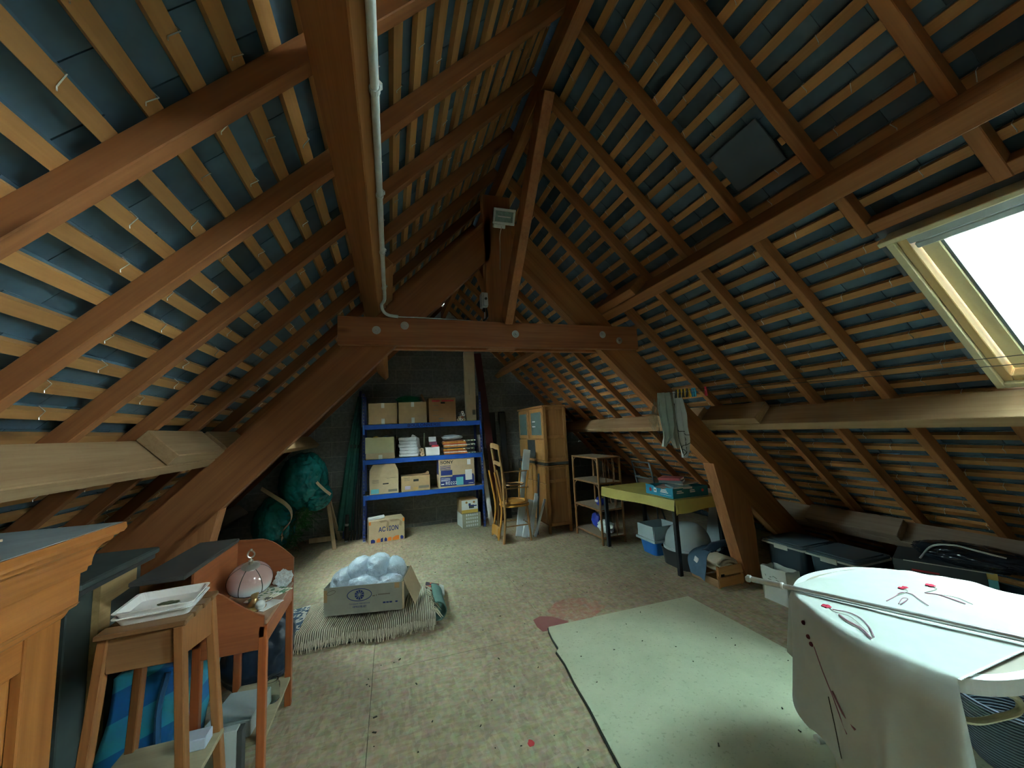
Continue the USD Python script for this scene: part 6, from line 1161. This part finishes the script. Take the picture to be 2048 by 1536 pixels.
for pts_, mm, r in (([(1.771, 1.042), (1.842, 1.053), (1.897, 1.064), (1.919, 1.042), (1.889, 1.006), (1.855, 0.963)], "mauve", 0.0016), ([(1.973, 1.029), (1.994, 1.002), (1.991, 0.96), (1.983, 0.922)], "mauve", 0.0022), ([(1.783, 1.012), (1.847, 1.033), (1.855, 1.021), (1.78, 1.005)], "mauve", 0.0014), ([(1.537, 1.09), (1.52, 1.06), (1.53, 1.02), (1.50, 0.97), (1.47, 0.93)], "stem", 0.0013), ([(1.53, 1.075), (1.555, 1.04), (1.55, 1.0), (1.51, 0.95), (1.455, 0.905)], "mauve", 0.0016), ([(1.51, 1.04), (1.49, 1.0), (1.475, 0.95), (1.44, 0.905)], "mauve", 0.0028), ([(1.949, 1.08), (1.93, 1.06), (1.86, 1.055)], "stem", 0.0012), ([(2.075, 1.05), (2.05, 1.03), (1.99, 1.03), (1.973, 1.029)], "stem", 0.0013), ([(2.0, 1.0), (2.02, 0.96), (2.0, 0.91)], "stem", 0.0012)):
    tc.p("stitched_stem", MB().tube([on_top(*p_) for p_ in bez(pts_, 5)], r, 5), M[mm])
def on_drop(i, j): return P[i, 26 + j] + (lambda n_: n_ * 0.003)(unit(np.cross(P[min(i+1, nU-1), 26 + j] - P[max(i-1, 0), 26 + j], P[i, min(26 + j + 1, 49)] - P[i, 26 + j - 1])) * (1 if unit(np.cross(P[min(i+1, nU-1), 26 + j] - P[max(i-1, 0), 26 + j], P[i, min(26 + j + 1, 49)] - P[i, 26 + j - 1]))[0] < 0 else -1))
for i, j in ((20, 2), (22, 4), (23, 5)): tc.p("berry", blob(on_drop(i, j), (0.006, 0.008, 0.008), 3, 0.1, 2, 2), plain("dark_berry_thread", (0.14, 0.015, 0.035), 0.8, 0.1) if j == 2 else "/World/Looks/dark_berry_thread")
tc.p("stitched_stem", MB().tube([on_drop(i, j) for i, j in ((24, 5), (26, 8), (29, 11), (32, 13), (35, 15))], 0.0018, 5), M["mauve"]); tc.p("stitched_stem", MB().tube([on_drop(i, j) for i, j in ((29, 10), (31, 11), (34, 12), (37, 14))], 0.004, 5), M["mauve"]); tc.p("stitched_stem", MB().tube([on_drop(i, j) for i, j in ((27, 12), (28, 16), (29, 19), (30, 20))], 0.0016, 5), plain("dark_thread", (0.05, 0.04, 0.04), 0.8, 0.1))
ed = MB()
for t in np.linspace(0, 1, 60):
    p_ = fold[-1] + (inner[-1] - fold[-1]) * t; ed.lathe([(0, 0.003), (0.004, 0.002), (0.004, 0), (0, 0)][::-1], (p_[0], p_[1] - 0.002, ZT + 0.008), 6)
tc.p("scalloped_edge", ed, M["paper"], kind="stuff")
pt = T("curtain_rod", "long zinc curtain rod lying across the embroidered cloth", "rod", (1.65, 1.0, ZT + 0.02))
pa, pb_ = np.array([1.497, 1.375, ZT + 0.0215]), np.array([1.92, 0.42, ZT + 0.0335]); pd = unit(pb_ - pa)
pt.p("tube", MB().cyl(pa, pa + pd * 0.11, 0.0115, n=16), M["steel"], smooth=40); pt.p("inner_tube", MB().cyl(pa + pd * 0.112, pb_, 0.0095, n=16), M["steel"], smooth=40); pt.p("ring", MB().cyl(pa + pd * 0.108, pa + pd * 0.116, 0.0135, n=16), M["white"], smooth=40); pt.p("end_cap", MB().box(pa - pd * 0.012, (0.024, 0.030, 0.026), frame_from(pd), 0.006), M["steel"])

# under and behind the oval table
wk = T("wicker_basket", "dark woven basket on the floor under the oval table", "basket", (2.62, 1.02, 0))
wk.p("weave", MB().lathe([(0, 0.002), (0.15, 0.002), (0.17, 0.05), (0.185, 0.15), (0.19, 0.26), (0.182, 0.26), (0.176, 0.15), (0.16, 0.05), (0.0, 0.012)], (2.50, 1.05, 0), 28), mat("dark_wicker", {"tc": ("texture_coordinate", {}), "w": ("wave_texture", {"wave_type": "bands", "bands_direction": "z", "scale": 26.0, "distortion": 3.0, "detail": 2}), "r": ("rgb_ramp", {"ramp": [(0.2, (0.02, 0.035, 0.06)), (0.8, (0.13, 0.18, 0.24))]}), "b": ("bump", {"strength": 0.8, "distance": 0.008}), "p": ("principled_bsdf", {"roughness": 0.6})}, [("tc.object", "w.vector"), ("w.fac", "r.fac"), ("w.fac", "b.height"), ("b.normal", "p.normal"), ("r.color", "p.base_color")]), smooth=40); wk.p("rim", MB().tube([(2.50 + 0.187 * math.cos(a), 1.05 + 0.187 * math.sin(a), 0.262) for a in np.linspace(0, 2*PI, 30, endpoint=False)], 0.010, 6, closed=True), "/World/Looks/dark_wicker", smooth=40)
one("printed_bag", blob((2.83, 1.36, 0.21), (0.14, 0.19, 0.21), 6, 0.2, 1.8, 4, 0.002), mat("teal_print", {"tc": ("texture_coordinate", {}), "n": ("noise_texture", {"scale": 7.0, "detail": 3, "distortion": 1.0}), "r": ("rgb_ramp", {"ramp": [(0.40, (0.01, 0.06, 0.12)), (0.47, (0.03, 0.30, 0.36)), (0.56, (0.45, 0.60, 0.62)), (0.62, (0.02, 0.14, 0.24))]}), "p": ("principled_bsdf", {"roughness": 0.3})}, [("tc.object", "n.vector"), ("n.fac", "r.fac"), ("r.color", "p.base_color")]), "blue and teal printed plastic bag on the floor behind the oval table", "bag", smooth=True)
one("red_box", b2((2.38, 1.33, 0.0005), (2.56, 1.45, 0.06), 0.004), plain("dull_red_card", (0.20, 0.03, 0.04), 0.6, 0.1), "small dull red box on the floor beyond the oval table's leg", "box")

# ================================================================ on the truss and along the clothesline
cd = T("conduit", "pale grey plastic conduit clipped along the left upper purlin", "conduit", (-0.03, 1.0, 2.42))
M["conduit"] = plain("conduit_grey", (0.50, 0.55, 0.56), 0.45, 0.12, 30)
oC = -0.178 - 0.013
line = [RP("L", 1.500, y, oC) for y in np.linspace(Y0 + 0.02, 2.66, 16)] + [np.array(p) for p in ((-0.052, 2.735, 2.405), (-0.040, 2.782, 2.372), (-0.005, 2.802, 2.352), (0.06, 2.808, 2.345))]
cd.p("pipe", MB().tube(bez(line, 4), 0.0115, 12), M["conduit"], smooth=40)
cd.p("cable", MB().tube(bez([(0.05, 2.808, 2.3435), (0.20, 2.818, 2.3475), (0.45, 2.835, 2.3475), (0.66, 2.86, 2.3475), (0.71, 2.868, 2.352), (0.722, 2.874, 2.40), (0.720, 2.876, 2.462)], 6), 0.0045, 8), M["conduit"], smooth=40)
for y in (-0.6, 0.2, 0.98, 1.46, 1.95, 2.45): cd.p("clip", MB().cyl(RP("L", 1.500, y, oC) - [0, 0.008, 0], RP("L", 1.500, y, oC) + [0, 0.008, 0], 0.0145, n=14).mesh(rbox(MB(), "L", 1.476, 1.488, y - 0.010, y + 0.010, -0.196, -0.1785).get()), M["conduit"])
sw = T("switch_box", "grey weatherproof switch on the king post", "switch", (0.73, 2.87, 2.46))
lg = plain("switch_grey", (0.48, 0.54, 0.55), 0.4, 0.05)
sw.p("housing", b2((0.692, 2.838, 2.462), (0.744, 2.905, 2.582), 0.006), lg); sw.p("cover", b2((0.706, 2.826, 2.470), (0.7435, 2.8375, 2.575), 0.003), lg); sw.p("rocker", MB().cyl((0.725, 2.826, 2.525), (0.725, 2.820, 2.525), 0.010, n=14), M["dark"]); sw.p("cable_gland", MB().cyl((0.72, 2.876, 2.462), (0.72, 2.876, 2.43), 0.010, n=10), M["black"]); sw.p("cable", MB().tube(bez([(0.736, 2.87, 2.462), (0.737, 2.85, 2.42), (0.732, 2.84, 2.375), (0.70, 2.845, 2.35)], 6), 0.008, 8), M["black"], smooth=40)
fl2 = T("floodlight", "white halogen floodlight with a wire guard on the king post", "floodlight", (0.90, 2.80, 3.2))
fR = Rx(0.55); fc = np.array([0.895, 2.78, 3.205]); M["lamp_white"] = plain("floodlight_white", (0.72, 0.76, 0.74), 0.4, 0.05)
def fb(name, c, s_, m, ch=0.003): return fl2.p(name, MB().box(fc + fR @ np.array(c, float), s_, fR, ch), m)
fb("housing", (0, 0.03, 0.0), (0.165, 0.050, 0.115), M["lamp_white"], 0.010); fb("front_frame", (0, 0.0, 0.050), (0.185, 0.016, 0.022), M["lamp_white"]); fb("front_frame", (0, 0.0, -0.050), (0.185, 0.016, 0.022), M["lamp_white"]); fb("front_frame", (-0.083, 0.0, 0), (0.018, 0.016, 0.078), M["lamp_white"]); fb("front_frame", (0.083, 0.0, 0), (0.018, 0.016, 0.078), M["lamp_white"]); fb("glass", (0, 0.002, 0), (0.148, 0.006, 0.078), plain("lamp_glass", (0.30, 0.42, 0.40), 0.08, 0.3, 30), 0.001); fl2.p("tube", MB().cyl(fc + fR @ np.array([-0.055, -0.003, 0]), fc + fR @ np.array([0.055, -0.003, 0]), 0.006, n=10), M["white"], smooth=40)
fb("rear_box", (-0.03, 0.02, -0.075), (0.10, 0.035, 0.030), M["lamp_white"]); fl2.p("bracket", b2((0.835, 2.845, 3.235), (0.955, 2.889, 3.31), 0.003), plain("bracket_brown", (0.20, 0.16, 0.11), 0.6, 0.1)); fl2.p("cable", MB().tube(bez([(0.875, 2.80, 3.13), (0.872, 2.85, 3.07), (0.880, 2.884, 2.98), (0.872, 2.886, 2.80)], 6), 0.0035, 6), M["clip"], smooth=40)

lA, lB = np.array([2.335, 2.80, 1.752]), np.array([2.045, Y0 + 0.001, 1.585])
def online(y): t = (y - lA[1]) / (lB[1] - lA[1]); return lA + (lB - lA) * t
one("clothesline", MB().tube([online(y) for y in np.linspace(2.80, Y0 + 0.001, 20)], 0.0016, 6), M["dark"], "thin dark clothesline, the upper of two running to the truss", "clothesline", group="clotheslines")
lC, lD = np.array([2.345, 2.80, 1.735]), np.array([2.03, Y0 + 0.001, 1.535])
one("clothesline", MB().tube([lC + (lD - lC) * t for t in np.linspace(0, 1, 20)], 0.0016, 6), M["dark"], "thin dark clothesline, the lower of two running to the truss", "clothesline", group="clotheslines")
yel = plain("yellow_peg_plastic", (0.75, 0.52, 0.04), 0.4, 0.05); blk = plain("dark_peg_plastic", (0.05, 0.06, 0.05), 0.4, 0.1); cyn = plain("cyan_peg_plastic", (0.03, 0.42, 0.70), 0.4, 0.05); redp = plain("red_peg_plastic", (0.75, 0.03, 0.08), 0.4, 0.05)
def peg(name, y, m, lab, group, tilt=0.0):
    p = online(y); t = T(name, lab, "clothes peg", p - [0, 0, 0.05], group=group)
    for s_ in (-1, 1): t.p("jaw", MB().hull([p + Ry(tilt) @ np.array(q, float) for q in ((-0.005, s_ * 0.0005, 0.012), (0.005, s_ * 0.0005, 0.012), (-0.005, s_ * 0.005, 0.010), (0.005, s_ * 0.005, 0.010), (-0.005, s_ * 0.003, -0.02), (0.005, s_ * 0.003, -0.02), (-0.005, s_ * 0.010, -0.058), (0.005, s_ * 0.010, -0.058), (-0.005, s_ * 0.005, -0.060), (0.005, s_ * 0.005, -0.060))]), m)
    t.p("spring", MB().cyl(p + [-0.006, 0, -0.014], p + [0.006, 0, -0.014], 0.0035, n=8), M["steel"])
ys_ = [2.68, 2.655, 2.632, 2.61, 2.588, 2.566, 2.544, 2.52]
for i, y in enumerate(ys_):
    if i % 2 == 0: peg("dark_peg", y, blk, "dark plastic clothes peg in the cluster beside the hanging cloths", "dark clothes pegs", 0.15 * (-1) ** i)
    else: peg("yellow_peg", y, yel, "yellow clothes peg in the cluster beside the hanging cloths", "yellow clothes pegs", 0.12 * (-1) ** i)
peg("cyan_peg", 2.480, cyn, "left of two cyan clothes pegs on the clothesline", None); peg("cyan_peg", 2.455, cyn, "right of two cyan clothes pegs on the clothesline", None); peg("red_peg", 2.335, redp, "single red clothes peg on the clothesline", None)
def hanging(name, lab, prof, m, x0y, seed, stripes=None):
    """prof: (z, x left, x right) down the cloth"""
    pr = np.array(prof, float); zs = np.linspace(pr[0, 0], pr[-1, 0], 34); P = []
    for z in zs:
        l = np.interp(-z, -pr[:, 0], pr[:, 1]); r = np.interp(-z, -pr[:, 0], pr[:, 2])
        P.append([(l + (r - l) * u, x0y + 0.018 * math.sin(u * 11 + seed + 3 * z) + 0.010 * math.sin(u * 23 + seed), z) for u in np.linspace(0, 1, 20)])
    t = T(name, lab, "cloth", (pr[:, 1].mean(), x0y, pr[-1, 0])); t.p("cloth", MB().grid(np.array(P), 0.005), m, smooth=True)
    for (a, b, c, d, w_) in stripes or ():
        P2 = np.array(P); f = lambda u, v: P2[int(v * 33), int(u * 19)] + [0, -0.0045, 0]
        t.p("stripe", MB().tube([f(a + (c - a) * s_, b + (d - b) * s_) for s_ in np.linspace(0, 1, 10)], w_, 5), M["dark"])
hanging("dish_cloth", "pale mint cloth hanging to a point from the truss", [(1.745, 2.222, 2.318), (1.60, 2.205, 2.335), (1.45, 2.225, 2.335), (1.36, 2.235, 2.315), (1.28, 2.222, 2.235)], plain("mint_cloth", (0.44, 0.52, 0.47), 0.9, 0.12, 16), 2.775, 1)
hanging("checked_towel", "white towel with dark lines hanging over the truss rafter", [(1.752, 2.385, 2.425), (1.66, 2.385, 2.455), (1.55, 2.375, 2.480), (1.44, 2.385, 2.475), (1.33, 2.385, 2.490), (1.24, 2.405, 2.475), (1.175, 2.415, 2.445)], plain("towel_white", (0.62, 0.66, 0.68), 0.9, 0.08, 16), 2.770, 2, [(0.0, 0.60, 0.98, 0.68, 0.003), (0.12, 0.90, 0.75, 0.72, 0.003), (0.35, 0.97, 0.95, 0.80, 0.003), (0.15, 0.85, 0.6, 0.98, 0.003), (0.02, 0.2, 0.02, 0.95, 0.004)])
hanging("grey_cloth", "greyish cloth hanging between the mint cloth and the white towel", [(1.745, 2.322, 2.372), (1.60, 2.338, 2.380), (1.45, 2.345, 2.380), (1.35, 2.320, 2.385), (1.26, 2.345, 2.385)], plain("taupe_cloth", (0.30, 0.30, 0.25), 0.9, 0.15, 16), 2.792, 4)
hk = MB(); r2 = np.random.RandomState(3)
for k in range(46):
    x = 2.17 + r2.uniform(-0.035, 0.03); z = 1.70 - r2.uniform(0, 0.08); y = 2.79 + r2.uniform(-0.02, 0.02); L_ = r2.uniform(0.12, 0.36)
    hk.tube([(x + 0.03, y, z), (x, y - 0.01, z - L_ * 0.4), (x + r2.uniform(-0.05, 0.03), y, z - L_ * 0.75), (x + r2.uniform(-0.03, 0.04), y, z - L_)], 0.0009, 4, caps=False)
tag(obj("twine_bundle", hk, plain("straw_twine", (0.30, 0.26, 0.17), 0.9, 0.2)), "loose bundle of grey-brown twine hanging at the truss beside the cloths", "twine", kind="stuff")
